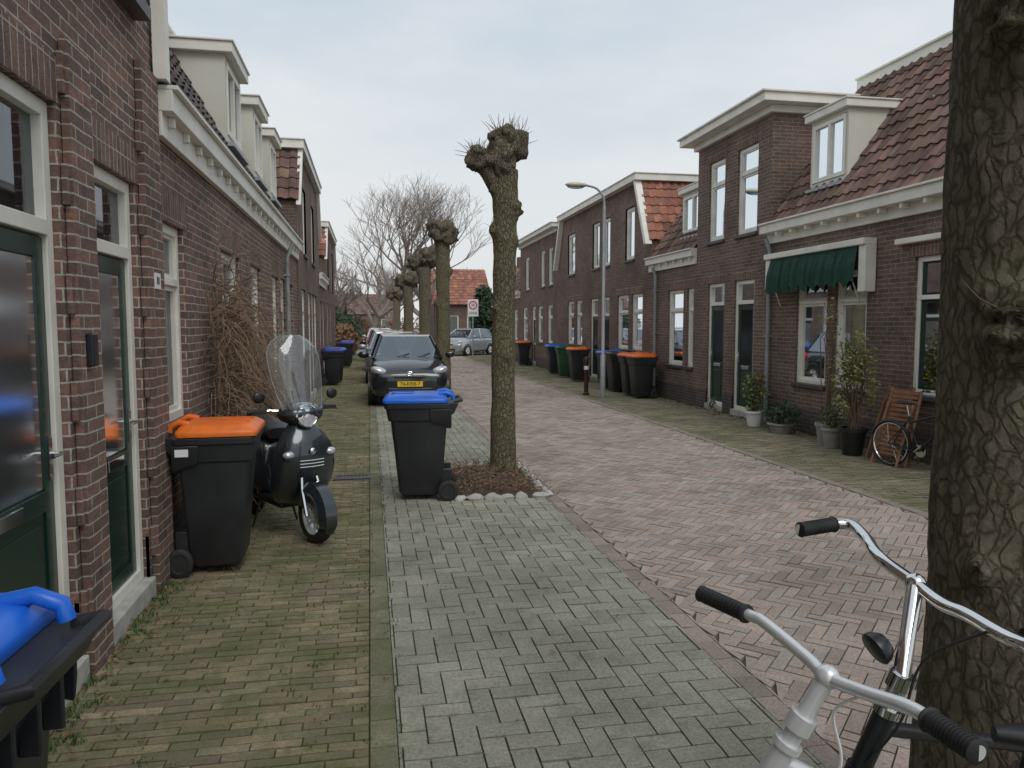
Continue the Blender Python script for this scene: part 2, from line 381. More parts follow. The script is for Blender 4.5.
def door(par,F,a,b,d,tr=.5,m=GREEN,glass=True,fw=.07,step=True,hs=1):
    z0=.12; q=MB(); ring(q,F,a+.003,b-.003,z0,d-.003,fw,-.115,-.035); zt=d-tr
    q.fb(F,a+fw,b-fw,zt-.04,zt+.03,-.112,-.03)
    o=q.obj("door",WHITE,par,bevel=.004)
    p=MB(); p.fb(F,a+fw+.003,b-fw-.003,z0+.05,zt-.043,-.1,-.065); l,r=a+fw,b-fw
    ring(p,F,l+.004,r-.004,z0+.06,zt-.05,.09,-.066,-.055)
    if glass: p.fb(F,l+.09,r-.09,z0+.75,z0+.84,-.066,-.052)
    p.fb(F,l+.14,r-.14,z0+.2,z0+.7,-.066,-.058)
    p.obj("door_panel",m,o,bevel=.004)
    if glass:
        g=MB(); g.fb(F,l+.092,r-.092,z0+.85,zt-.145,-.066,-.0622); g.obj("door_glass",DOORGLASS,o)
    g=MB(); g.quad(F(l,zt+.03,-.08),F(r,zt+.03,-.08),F(r,d-fw,-.08),F(l,d-fw,-.08)); g.obj("transom_glass",GLASS,o)
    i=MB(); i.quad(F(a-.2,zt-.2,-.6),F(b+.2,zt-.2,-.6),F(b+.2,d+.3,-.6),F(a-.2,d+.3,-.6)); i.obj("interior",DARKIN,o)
    h=MB(); hx=(r-.045) if hs>0 else (l+.045); h.fb(F,hx-.018,hx+.018,1.0,1.2,-.055,-.045)
    h.tube([F(hx,1.12,-.05),F(hx,1.12,.0),F(hx-.1*hs,1.12,.0)],.009,8); h.obj("handle",CHROME,o,smooth=True)
    lb=MB(); cx=(l+r)/2; lb.fb(F,cx-.13,cx+.13,z0+.765,z0+.825,-.052,-.044); lb.obj("letterbox",CHROME,o,bevel=.003)
    if step: st=MB(); st.fb(F,a-.02,b+.02,.0,z0-.001,-.2,.03); st.obj("doorstep",STONE,o,bevel=.008)
    ln=MB(); ln.fb(F,a-.1,b+.1,d+.001,d+.21,-.05,.004); ln.obj("lintel",SOLD,o)
    return o
def tiles(mb,P0,du,dv,W,L,tw=.2,th=.25):
    P0=Vector(P0);du=Vector(du).normalized();dv=Vector(dv).normalized();nn=du.cross(dv).normalized()
    if nn.z<0: nn=-nn
    nc=max(1,round(W/tw)); nr=max(1,round(L/th)); tw=W/nc; th=L/nr
    prof=[(0,.0),(.15,.022),(.35,.03),(.55,.012),(.75,-.004),(1,0)]
    for r in range(nr):
        for c in range(nc):
            k=U(.62,1.25); col=(k*U(.92,1.1),k,k*U(.92,1.08)); jit=U(-.004,.006)
            if R()<.08: col=(k*1.1,k*1.15,k*.9)
            for i in range(5):
                (a,ha),(b,hb)=prof[i],prof[i+1]
                q=[P0+du*((c+a)*tw)+dv*(r*th)+nn*(ha+.03+jit),P0+du*((c+b)*tw)+dv*(r*th)+nn*(hb+.03+jit),
                   P0+du*((c+b)*tw)+dv*((r+1)*th+.01)+nn*(hb+.006),P0+du*((c+a)*tw)+dv*((r+1)*th+.01)+nn*(ha+.006)]
                mb.quad(*q,col=col)
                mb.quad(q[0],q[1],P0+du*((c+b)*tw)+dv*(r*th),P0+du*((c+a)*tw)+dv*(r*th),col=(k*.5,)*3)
def mkF(x,side): return (lambda u,z,d: (x+d*side,u,z))
def gutter(par,x,side,y0,y1,z,w=.2,mat_=WHITE):
    F=mkF(x,side); m=MB(); m.fb(F,y0,y1,z-.02,z+.12,.0,w); m.fb(F,y0,y1,z+.12,z+.15,-.02,w+.035)
    m.fb(F,y0,y1,z-.18,z-.02,.0,.05)
    y=y0+.15
    while y<y1-.1:
        m.fb(F,y,y+.05,z-.09,z-.02,.05,w-.03); y+=.42
    m.obj("gutter",mat_,par,bevel=.006)
def dormer(par,x,side,y0,y1,z0,z1,depth,curt=CURT):
    F=mkF(x,side); m=MB()
    m.fb(F,y0,y0+.05,z0,z1,-depth,-.0,0); m.fb(F,y1-.05,y1,z0,z1,-depth,.0,0)
    m.fb(F,y0+.05,y1-.05,z0,z0+.08,-.1,.0); m.fb(F,y0+.05,y1-.05,z1-.06,z1,-.1,0)
    o=m.obj("dormer",CREAM,par)
    f=MB(); f.fb(F,y0-.07,y1+.07,z1,z1+.11,-depth-.3,.09); f.fb(F,y0-.09,y1+.09,z1+.11,z1+.135,-depth-.3,.11); f.obj("dormer_roof",WHITE,o,bevel=.008)
    w=MB(); a,b,c,d=y0+.06,y1-.06,z0+.09,z1-.07; ring(w,F,a,b,c,d,.06,-.07,.012)
    xm=(a+b)/2; w.fb(F,xm-.03,xm+.03,c+.06,d-.06,-.07,.01); w.obj("dormer_window_frame",WHITE,o)
    s=MB(); s.fb(F,y0-.02,y1+.02,z0-.05,z0-.002,-.05,.08); s.obj("lead_flashing",ZINC,o)
    g=MB(); g.quad(F(a,c,-.03),F(b,c,-.03),F(b,d,-.03),F(a,d,-.03)); g.obj("glass_pane",GLASS,o)
    q=MB(); n=30
    for kk in range(n):
        if .35<kk/n<.6: continue
        p0=a+(b-a)*kk/n;p1=a+(b-a)*(kk+1)/n; q.quad(F(p0,c,-.1-.012*(kk%2)),F(p1,c,-.1-.012*((kk+1)%2)),F(p1,d,-.1-.012*((kk+1)%2)),F(p0,d,-.1-.012*(kk%2)))
    q.obj("curtain",curt,o)
    return o
def pipe(par,x,side,y,z1):
    F=mkF(x,side); m=MB(); m.tube([F(y,.05,.06),F(y,z1-.25,.06),F(y,z1-.05,.14)],.035,10)
    for z in (.5,1.5,2.5): m.fb(F,y-.05,y+.05,z,z+.03,.0,.1)
    m.obj("drainpipe",ZINC,par,smooth=True)
def plinth(par,F,y0,y1,ops,d=.006):
    xs=[y0]+sorted([x for o in ops if o[2]<.3 for x in (o[0],o[1])])+[y1]
    for i in range(0,len(xs),2):
        if xs[i+1]>xs[i]: m=MB(); m.fb(F,xs[i],xs[i+1],-.03,.38,-.02,d); m.obj("plinth",PLINTH,par)
def lowhouse(x,side,y0,y1,ez,wins,doors,brick,tile,label,rise=2.4,run=1.6,back=8,grp="terraced brick houses",gw=.2):
    h=thing("terraced_house",(x,(y0+y1)/2,0),label,"house",grp); F=mkF(x,side)
    ops=[(w[0],w[1],w[2],w[3]) for w in wins]+[(d[0],d[1],.0,d[2]) for d in doors]
    m=MB(); facade(m,F,y0,y1,-.03,ez,ops)
    for y in (y0+.001,y1-.001):
        m.add([F(y,-.03,0),F(y,ez,0),F(y,ez+rise,-run),F(y,ez+rise,-back),F(y,-.03,-back)],[(0,1,2,3,4)])
    m.quad(F(y0,-.03,-back),F(y1,-.03,-back),F(y1,ez+rise,-back),F(y0,ez+rise,-back))
    m.obj("wall",brick,h); plinth(h,F,y0,y1,ops)
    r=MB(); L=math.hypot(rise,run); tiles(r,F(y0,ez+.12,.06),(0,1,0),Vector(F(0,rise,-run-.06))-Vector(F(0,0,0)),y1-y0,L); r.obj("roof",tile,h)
    c=MB(); c.fb(F,y0,y1,ez+rise+.02,ez+rise+.17,-back,-run+.1); c.fb(F,y0,y1,ez+rise+.17,ez+rise+.2,-back,-run+.14); c.obj("roof_cornice",WHITE,h)
    gutter(h,x,side,y0,y1,ez,gw)
    for w in wins: window(h,F,*w[:4],**(w[4] if len(w)>4 else {}))
    for d in doors: door(h,F,*d[:3],**(d[3] if len(d)>3 else {}))
    return h,F
def trapezoid_house(x,side,y0,y1,zk,zt,s,wins,doors,brick,tile,label,back=8,grp="terraced brick houses",oh=.2):
    h=thing("terraced_house",(x,(y0+y1)/2,0),label,"house",grp); F=mkF(x,side)
    ops=[tuple(w[:4]) for w in wins]+[(d[0],d[1],.0,d[2]) for d in doors]
    m=MB(); facade(m,F,y0,y1,-.03,zk,ops)
    facade(m,F,y0+s,y1-s,zk,zt,ops)
    m.add([F(y0,zk,0),F(y0+s,zk,0),F(y0+s,zt,0)],[(0,1,2)]); m.add([F(y1,zk,0),F(y1-s,zk,0),F(y1-s,zt,0)],[(0,1,2)])
    for y in (y0,y1): m.quad(F(y,-.03,0),F(y,zk,0),F(y,zk,-back),F(y,-.03,-back))
    m.obj("wall",brick,h); plinth(h,F,y0,y1,ops)
    L=math.hypot(s,zt-zk); r=MB()
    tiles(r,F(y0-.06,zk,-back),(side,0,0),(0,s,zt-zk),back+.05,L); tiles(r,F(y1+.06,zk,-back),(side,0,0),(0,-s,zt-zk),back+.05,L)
    r.obj("roof",tile,h)
    w=MB(); w.fb(F,y0+s-.2,y1-s+.2,zt,zt+.16,-back,oh); w.fb(F,y0+s-.23,y1-s+.23,zt+.16,zt+.19,-back,oh+.03)
    for a,b in ((y0-.1,y0+s-.1),(y1+.1,y1-s+.1)):
        k=.14 if b>a else -.14
        w.hexa([F(a,zk-.1,.0),F(a+k,zk-.1,.0),F(b+k,zt,.0),F(b,zt,.0),F(a,zk-.1,oh-.03),F(a+k,zk-.1,oh-.03),F(b+k,zt,oh-.03),F(b,zt,oh-.03)])
    w.obj("white_verge_board",WHITE,h,bevel=.008)
    for q in wins: window(h,F,*q[:4],**(q[4] if len(q)>4 else {}))
    for d in doors: door(h,F,*d[:3],**(d[3] if len(d)>3 else {}))
    return h,F
def flathouse(x,side,y0,y1,z1,wins,doors,brick,label,back=8,grp="terraced brick houses"):
    h=thing("terraced_house",(x,(y0+y1)/2,0),label,"house",grp); F=mkF(x,side)
    ops=[tuple(w[:4]) for w in wins]+[(d[0],d[1],.0,d[2]) for d in doors]
    m=MB(); facade(m,F,y0,y1,-.03,z1,ops)
    for y in (y0,y1): m.quad(F(y,-.03,0),F(y,z1,0),F(y,z1,-back),F(y,-.03,-back))
    m.quad(F(y0,-.03,-back),F(y1,-.03,-back),F(y1,z1,-back),F(y0,z1,-back))
    m.obj("wall",brick,h); plinth(h,F,y0,y1,ops)
    w=MB(); w.fb(F,y0-.28,y1+.28,z1-.0,z1+.14,-back,.31); w.fb(F,y0-.32,y1+.32,z1+.14,z1+.175,-back,.36); w.fb(F,y0-.08,y1+.08,z1-.12,z1-.002,-back,.08); w.obj("roof_cornice",WHITE,h,bevel=.008)
    for q in wins: window(h,F,*q[:4],**(q[4] if len(q)>4 else {}))
    for d in doors: door(h,F,*d[:3],**(d[3] if len(d)>3 else {}))
    return h,F
C1=dict(tr=.45,curt=CURT,curth=1.0); C2=dict(tr=.45,curt=CURT,curth=.45)
CM=dict(tr=.0,mull=0,curt=CURT,curth=.6)
# --- near house on the pavement side
h,F=trapezoid_house(-1.38,1,-3,5.42,4.6,6.2,1.2,
  [(4.15,4.95,3.62,5.0,dict(mull=0,curt=CURT)),(.2,1.6,.9,2.6,C1)],[(2.72,3.80,2.70,dict(tr=.56)),(4.17,4.95,2.55,dict(tr=.42))],BR1,TILE,"brown brick house with green doors and protruding brick piers")
for (a,b,t) in ((3.84,4.12,3.0),(5.0,5.36,3.3)):
    p=MB(); n=int(t/.25); p.fb(F,a,b,-.02,t,0.004,.045)
    for i in range(n):
        if i%2: p.fb(F,a-.03,b+.03,i*.25,i*.25+.1875,.003,.03)
    p.obj("brick_pier",BR1,h,bevel=.004)
q=MB(); q.fb(F,4.05,5.05,3.54,3.618,-.05,.10); q.obj("stone_ledge",SILLM,h)
q=MB(); q.fb(F,5.36,5.46,3.3,4.6,.02,.10); q.obj("white_corner_board",WHITE,h)
q=MB(); q.fb(F,3.9,3.97,1.50,1.66,.045,.08); q.obj("doorbell_box",BLACKP,h,bevel=.006)
q=MB(); q.fb(F,5.12,5.24,1.93,2.03,.045,.052); q.obj("number_plate",WHT,h)
text_mesh("81",.07,"number_text",BLACKP,h,Matrix.Translation(Vector((.054,5.18-1.21,1.98)))@Matrix.Rotation(math.pi/2,4,'Z')@Matrix.Rotation(math.pi/2,4,'X'))
# --- low terrace, pavement side
h,F=lowhouse(-1.38,1,5.42,10.4,3.13,[(5.5,6.12,1.0,2.42,dict(tr=.4,curt=CURT,curth=.3)),(7.6,8.6,1.0,2.42,C2),(9.4,10.2,1.0,2.42,C1)],[],BR1,TILED,"low brick house with white gutter and dormer",rise=1.7,run=.9,gw=.12)
dormer(h,-1.52,1,8.9,9.9,3.72,4.66,.7)
h,F=lowhouse(-1.38,1,10.4,15.2,3.13,[(11.4,12.1,.9,2.42,C1),(13.4,14.3,.9,2.42,C1)],[(12.4,13.1,2.45)],BR1,TILED,"low brick house with white gutter and two dormers",rise=1.7,run=.9,gw=.12)
dormer(h,-1.52,1,10.9,11.75,3.72,4.66,.7); dormer(h,-1.52,1,12.6,13.4,3.72,4.66,.7); pipe(h,-1.38,1,12.9,3.05)
h,F=trapezoid_house(-1.36,1,15.2,21.6,4.1,5.2,.7,[(16,16.9,1,2.45,C1),(19.4,20.4,1,2.45,C1),(16.6,17.4,3.2,4.6,CM),(19,19.8,3.2,4.6,CM)],[(17.6,18.4,2.45),(18.6,19.3,2.45)],BR3,TILE,"taller brick house with tiled mansard side and white verge",oh=.12)
h,F=lowhouse(-1.4,1,21.6,25,3.0,[(22.2,23,1,2.4,C1)],[(23.6,24.4,2.4)],BR3,TILE,"low brick house with tiled roof",rise=1.5,run=.9,gw=.12)
h,F=trapezoid_house(-1.4,1,25,32,3.9,4.9,.7,[(26,26.9,1,2.45,C1),(26.6,27.4,3.0,4.4,CM),(29.4,30.4,3,4.4,CM)],[(28,28.8,2.45)],BR3,TILER,"far brick house with red tiled mansard side",oh=.12)
# --- opposite terrace
X=6.72
h,F=lowhouse(X,-1,2,11.9,3.25,[(10.2,11.02,.78,2.48,dict(tr=.42,mull=0,curt=CURT,curth=.25)),(9.28,10.0,.78,2.48,dict(tr=.42,curt=CURT,curth=.3)),(7.3,8.38,.83,2.55,dict(tr=.5,mull=1,curt=REDC,curth=.78,inner=GREEN))],[(5.5,6.4,2.5)],BR2,TILE,"brick house with tiled roof, dormer and green awning",rise=2.45,run=1.65)
dormer(h,6.98,-1,10.2,11.15,3.85,4.90,.8)
pipe(h,X,-1,11.78,3.2)
q=MB(); q.fb(F,6.9,8.65,2.72,2.79,.0,.10); q.obj("shutter_box",WHITE,h,bevel=.01)
aw=thing("awning",(X,10.4,2.7),"dark green scalloped fabric awning above the windows","awning")
q=MB(); q.fb(F,9.1,9.25,2.15,2.78,.01,.18); q.fb(F,9.1,11.7,2.78,2.87,.01,.22); q.fb(F,11.55,11.7,2.3,2.778,.01,.18); q.obj("awning_case",WHITE,aw,bevel=.01)
GF=mat("green_canvas",(.010,.05,.034),.85,var=.35)
q=MB(); n=120
def sc(t): return 2.31-.10*abs(math.sin((t-9.3)*math.pi/.25))
def wv(t): return .25+.02*math.sin(t*27)+.012*math.sin(t*71)
for i in range(n):
    a=9.27+2.26*i/n;b=9.27+2.26*(i+1)/n
    q.quad(F(a,2.77,.18),F(b,2.77,.18),F(b,2.5,wv(b)),F(a,2.5,wv(a))); q.quad(F(a,2.5,wv(a)),F(b,2.5,wv(b)),F(b,sc(b),wv(b)+.01),F(a,sc(a),wv(a)+.01))
q.obj("awning_fabric",GF,aw)
for yy in (9.4,11.45):
    q=MB(); q.tube([F(yy,2.0,.02),F(yy,2.5,.23)],.01); q.obj("awning_arm",CHROME,aw)
h,F=flathouse(X,-1,11.9,14.8,5.38,[(12.35,13.1,3.35,4.9,dict(tr=.45,curt=CURT,curth=.5)),(13.6,14.28,3.35,4.9,dict(tr=.45,curt=CURT,curth=.6))],[(12.38,13.12,2.52,dict(tr=.4)),(13.52,14.24,2.52,dict(tr=.4))],BR2,"tall brick house with white cornice and twin dark doors",back=3.6)
h,F=lowhouse(X,-1,14.8,17.45,3.15,[(14.92,15.25,.8,2.48,C1),(15.45,16.3,.8,2.48,C1)],[],BR2,TILE,"narrow low brick house with dormer",rise=2.2,run=1.5,gw=.14)
dormer(h,6.95,-1,15.0,16.1,3.65,4.6,.8); pipe(h,X,-1,16.95,3.1)
h,F=trapezoid_house(X,-1,17.45,26.6,3.75,5.3,.8,[(17.95,18.75,1.05,2.5,C1),(19.0,19.9,1.05,2.5,C1),(23.4,24.1,1.05,2.5,C1),(24.4,25.2,1.05,2.5,C1),(18.6,19.3,3.4,4.75,CM),(20.6,21.3,3.4,4.75,CM),(21.6,22.3,3.4,4.75,CM),(24.3,25.2,3.4,4.75,CM)],[(20.6,21.35,2.5),(21.7,22.45,2.5)],BR3,TILER,"brick house with white framed mansard front and red tiles")
h,F=flathouse(X,-1,26.6,33.5,5.2,[(27.4,28.2,1,2.45,C1),(29,29.9,1,2.45,C1),(32,32.9,1,2.45,C1),(27.4,28.1,3.2,4.6,CM),(28.7,29.4,3.2,4.6,CM),(31.6,32.4,3.2,4.6,CM)],[(30.3,31,2.45)],BR3,"tall brick house with flat white cornice",back=5)
h,F=lowhouse(X,-1,33.5,37.5,3.1,[(34.2,35,1,2.4,C1)],[(35.8,36.6,2.4)],BR3,TILE,"low brick corner house with tiled roof",rise=1.9,run=1.2)
def farhouse(x0,x1,y0,y1,ez,rz,label,tile):
    h=thing("distant_house",((x0+x1)/2,(y0+y1)/2,0),label,"house","distant houses"); m=MB()
    F=lambda u,z,d:(u,y0-d,z)
    ops=[(x0+.7,x0+1.7,1,2.4),(x1-1.7,x1-.7,1,2.4)]
    facade(m,F,x0,x1,-.03,ez,ops)
    m.box(x0,x1,y0+.65,y1,-.03,ez-.01)
    m.obj("wall",BR3,h)
    r=MB(); ym=(y0+y1)/2; L=math.hypot(ym-y0,rz-ez)
    tiles(r,(x0-.2,y0-.2,ez-.05),(1,0,0),(0,ym-y0,rz-ez),x1-x0+.4,L+.2,.3,.4); r.quad((x0-.2,ym,rz),(x1+.2,ym,rz),(x1+.2,y1,ez),(x0-.2,y1,ez))
    r.add([(x0,y0,ez),(x0,y1,ez),(x0,ym,rz)],[(0,1,2)]);r.add([(x1,y0,ez),(x1,y1,ez),(x1,ym,rz)],[(0,1,2)])
    r.obj("roof",tile,h)
    ck=MB(); ck.box(x0+.6,x0+1.2,ym-.3,ym+.3,rz-.5,rz+.7); ck.obj("chimney",BR3,h)
    for o in ops: window(h,F,*o,tr=0,curt=CURT)
farhouse(4.6,8.6,54,62,3.2,5.9,"distant brick house with red tiled roof",TILER)
farhouse(10,19,50,58,3.2,5.9,"distant brick house with brown tiled roof",TILE)
farhouse(-9,-2.2,62,70,2.6,4.6,"distant low brick house with brown roof",TILE)
farhouse(-3,3,90,98,3.0,5.4,"distant brick house with brown tiled roof",TILE)
# ---------------------------------------------------------------- wheelie bins
def bin_(loc,rot,label,lidm,bodym=PLAST):
    b=thing("wheelie_bin",loc,label,"wheelie bin","wheelie bins put out along the street",rot)
    def sec(z,xa,xb,w,r=.04):
        xa*=.9; xb*=.88; out=[]
        for cx,cy,q0 in ((xb-r,w-r,0),(xa+r,w-r,90),(xa+r,-w+r,180),(xb-r,-w+r,270)):
            for k in range(4):
                q=math.radians(q0+k*30); out.append((cx+r*math.cos(q),cy+r*math.sin(q),z))
        return out
    m=MB(); m.loft([sec(.05,-.2,.2,.19),sec(.09,-.235,.23,.215),sec(.5,-.27,.275,.24),sec(.78,-.295,.31,.257),sec(.785,-.31,.335,.27),sec(.90,-.32,.36,.285),sec(.905,-.335,.375,.295),sec(.95,-.338,.38,.297)])
    for y in (-.18,-.06,.06,.18): m.box(-.31,-.26,y-.008,y+.008,.7,.9)
    m.box(-.31,-.18,-.2,-.15,.08,.3); m.box(-.31,-.18,.15,.2,.08,.3)
    # deep collar at the hinge side
    m.loft([[(-.25,-.29,.80),(-.25,.29,.80),(-.335,.27,.86),(-.335,-.27,.86)],[(-.25,-.29,.955),(-.25,.29,.955),(-.375,.285,.955),(-.375,-.285,.955)]])
    for s in (-1,1):
        m.hexa([(-.30,s*.27,.72),(-.1,s*.265,.78),(-.1,s*.285,.785),(-.30,s*.29,.785),(-.30,s*.285,.9),(-.1,s*.285,.9),(-.1,s*.297,.9),(-.30,s*.297,.9)])
    m.obj("bin_body",bodym,b,world=False,smooth=True,bevel=.005)
    l=MB(); l.loft([sec(.957,-.30,.39,.302),sec(.98,-.305,.395,.305),sec(.995,-.30,.385,.298),sec(1.025,-.27,.33,.262,.06),sec(1.035,-.22,.25,.2,.06)])
    for y in (-.17,.17): l.tube([(-.18,y,1.03),(-.26,y,1.045),(-.32,y,1.02),(-.33,y,.98)],.022,10)
    for y in (-.1,.1): l.box(.05,.27,y-.02,y+.02,1.02,1.042)
    l.obj("lid",lidm,b,world=False,smooth=True)
    hh=MB(); hh.tube([(-.33,-.2,.96),(-.405,-.2,.975),(-.405,.2,.975),(-.33,.2,.96)],.016,8)
    hh.obj("handle",bodym,b,world=False,smooth=True)
    for s in (-1,1):
        w=MB(); M=Matrix.Translation((-.27,s*.25,.1))@Matrix.Rotation(math.pi/2,4,'X')
        w.lathe([(.0,-.018),(.06,-.018),(.065,-.024),(.092,-.024),(.1,-.018),(.1,.018),(.092,.024),(.065,.024),(.06,.018),(0,.018)],M,24); w.obj("wheel",RUBBER,b,world=False,smooth=True)
    ax=MB(); ax.tube([(-.27,-.24,.1),(-.27,.24,.1)],.012); ax.obj("axle",CHROME,b,world=False)
    return b
B0=bin_((-1.075,1.80,0),math.radians(178),"black wheelie bin with glossy blue lid beside green door",BLUE)
B1=dup(B0,(-1.06,5.52,0),math.radians(2),"black wheelie bin with orange lid against brick wall",{"lid":ORANGE},sx=.84)
q=MB(); q.box(-.27,-.17,-.30,-.2985,.83,.88); q.obj("sticker",WHT,B1,world=False)
B2=dup(B0,(.47,7.42,0),math.radians(176),"black wheelie bin with blue lid beside planted tree")
for (x,y,r,lid,body,lab) in ((6.2,16.6,180,ORANGE,None,"black wheelie bin with orange lid against facade"),(6.2,17.25,176,ORANGE,None,"black wheelie bin with orange lid against facade"),(6.2,18.3,180,PLAST,None,"dark wheelie bin with black lid against facade"),
    (6.2,18.95,182,BLUE,None,"black wheelie bin with blue lid against facade"),(6.15,21.9,180,ORANGE,None,"black wheelie bin with orange lid against facade"),(6.2,23.6,176,PLASTG,PLASTG,"dark green wheelie bin against facade"),
    (6.25,25.2,180,BLUE,None,"black wheelie bin with blue lid against facade"),(6.3,30.8,180,ORANGE,None,"black wheelie bin with orange lid against facade"),
    (-1.05,21.9,0,PURP,None,"black wheelie bin with purple lid against facade"),(-1.0,22.8,0,BLUE,None,"black wheelie bin with blue lid against facade"),(-.95,31.0,0,PURP,None,"black wheelie bin with purple lid against facade"),(-.95,33.0,0,PURP,None,"black wheelie bin with purple lid against facade")):
    sw={"lid":lid}
    if body: sw["bin_body"]=body
    dup(B0,(x,y,0),math.radians(r),lab,sw,sx=.86)
# ---------------------------------------------------------------- trees
def trunkmesh(mb,base,pts,rad,knobs,n=26,amp=.1,st=.07):
    P=[];Rr=[]
    for i in range(len(pts)-1):
        L=(Vector(pts[i+1])-Vector(pts[i])).length; k=max(2,int(L/st))
        for j in range(k):
            t=j/k; P.append(Vector(pts[i]).lerp(Vector(pts[i+1]),t)); s=t*t*(3-2*t); Rr.append(rad[i]*(1-s)+rad[i+1]*s)
    P.append(Vector(pts[-1])); Rr.append(rad[-1])
    vs=[];b=Vector(base)
    for p,r in zip(P,Rr):
        for j in range(n):
            q=2*math.pi*j/n; d=Vector((math.cos(q),math.sin(q),0)); w=(b+p+d*r)
            g=0
            for (ka,kb,kc,kq) in knobs:
                dd=(Vector((ka,kb,kc))-(p+d*r)); dd.z*=.85; e=dd.length/(kq*.95); g+=(math.exp(-e*e*1.3)-.55*math.exp(-e*e*14))*kq*.95
            f1=noise.noise(Vector((w.x*16,w.y*16,w.z*3.2))); f2=noise.noise(Vector((w.x*38,w.y*38,w.z*12)))
            k=1+amp*noise.noise(w*3.3)+amp*.55*(.3-abs(f1))+amp*.3*f2
            k2=g*(1+1.0*noise.noise(w*18)+.7*(.3-abs(noise.noise(w*42))))
            vs.append(b+p+d*(r*k+k2))
    m=len(P); fs=[(i*n+j,i*n+(j+1)%n,(i+1)*n+(j+1)%n,(i+1)*n+j) for i in range(m-1) for j in range(n)]
    fs.append(tuple((m-1)*n+j for j in range(n))); mb.add(vs,fs)
def twigs(mb,c,n,L,r=.006,up=.5,spread=.1):
    for i in range(n):
        d=Vector((U(-1,1),U(-1,1),U(-.2,1)+up)).normalized(); p=Vector(c)+Vector((U(-1,1),U(-1,1),U(-.5,.7)))*spread
        l=L*U(.4,1.2); pts=[p]
        for k in range(3):
            d=(d+Vector((U(-.4,.4),U(-.4,.4),U(-.2,.4)))).normalized(); pts.append(pts[-1]+d*l/3)
        mb.tube(pts,[r,r*.8,r*.6,r*.3],4,caps=False)
def pollard(x,y,H,r,lobes,knobs,label,lean=(0,0),bark=BARKG,seed=1,tw=40,n=26,st=.07,amp=.1,flare=1.35):
    random.seed(seed)
    t=thing("pollard_tree",(x,y,0),label,"tree","pollarded street trees")
    m=MB(); l=Vector((lean[0],lean[1],0))
    trunkmesh(m,(x,y,-.02),[(0,0,0),(0,0,.15),l*.25+Vector((0,0,.3*H)),l*.6+Vector((0,0,.65*H)),l+Vector((0,0,.93*H))],[r*flare,r*(.8+flare*.24),r,r*.95,r*1.05],knobs,n=n,st=st,amp=amp)
    m.obj("trunk",bark,t,allsmooth=True)
    cr=MB(); tg=MB()
    for (a,b,c,q) in lobes:
        cr.tube([(x+lean[0],y+lean[1],H*.84),(x+lean[0]+(a-lean[0])*.6,y+b*.6,(H*.88+c)/2),(x+a,y+b,c)],[r*.95,r*.8,q*.75],12)
        cr.ball((x+a,y+b,c),q,24,disp=.6)
        for i in range(7):
            dd=Vector((U(-1,1),U(-1,1),U(-.6,1))).normalized()*q*.85; cr.ball((x+a+dd.x,y+b+dd.y,c+dd.z),q*U(.2,.5),16,disp=.8)
        twigs(tg,(x+a,y+b,c),tw,q*1.5,.005,spread=q*.75)
    for (a,b,c,q) in knobs: twigs(tg,(x+a,y+b,c),5,q*1.8,.003,spread=q*.6)
    cr.obj("crown",BARK,t,allsmooth=True); tg.obj("twig",TWIG,t)
    return t
pollard(1.50,8.5,3.72,.135,[(-.27,0,3.55,.13),(.06,.05,3.74,.18),(-.05,-.03,3.5,.15)],[(.14,-.06,3.02,.085),(-.14,-.06,2.78,.085),(.12,-.05,2.65,.06),(-.11,-.09,1.9,.05),(-.12,-.05,3.25,.07),(.03,-.14,1.35,.04)],"tall slender pollarded tree standing in a planted bed",lean=(.03,0),seed=3,n=60,st=.03,tw=90,bark=BARKG)
pollard(1.62,16.9,3.85,.155,[(.05,0,3.75,.25),(-.12,.1,3.85,.18)],[(.15,-.07,2.9,.09),(-.14,-.06,2.2,.08)],"pollarded tree with knobbly head behind parked car",seed=5)
pollard(1.55,21.6,3.6,.17,[(.1,0,3.6,.27),(-.22,.1,3.45,.22)],[(.15,-.05,2.5,.1)],"pollarded tree with knobbly head on the verge",seed=6,bark=BARK)
pollard(1.5,30,3.5,.19,[(.15,0,3.5,.28),(-.22,.1,3.4,.26)],[(.15,-.05,2.5,.1)],"pollarded tree with knobbly head on the verge",seed=8,n=14,bark=BARK,st=.15)
pollard(1.4,40,3.4,.2,[(.15,0,3.4,.32),(-.2,.1,3.3,.28)],[],"pollarded tree with knobbly head on the verge",seed=9,n=14,bark=BARK,st=.15)
pollard(1.80,1.85,4.0,.185,[(-.3,0,3.9,.2),(.2,.1,4.05,.22),(.0,-.3,3.9,.18)],[(-.13,-.13,2.50,.095),(-.11,-.15,1.72,.10),(-.02,-.19,2.35,.08),(.05,-.19,2.15,.06),(-.16,-.05,2.78,.07),(-.15,-.1,1.05,.045),(.0,-.19,1.4,.05)],"thick rough tree trunk with knots beside bicycles",seed=13,bark=BARK,n=190,st=.012,amp=.09,flare=1.12)
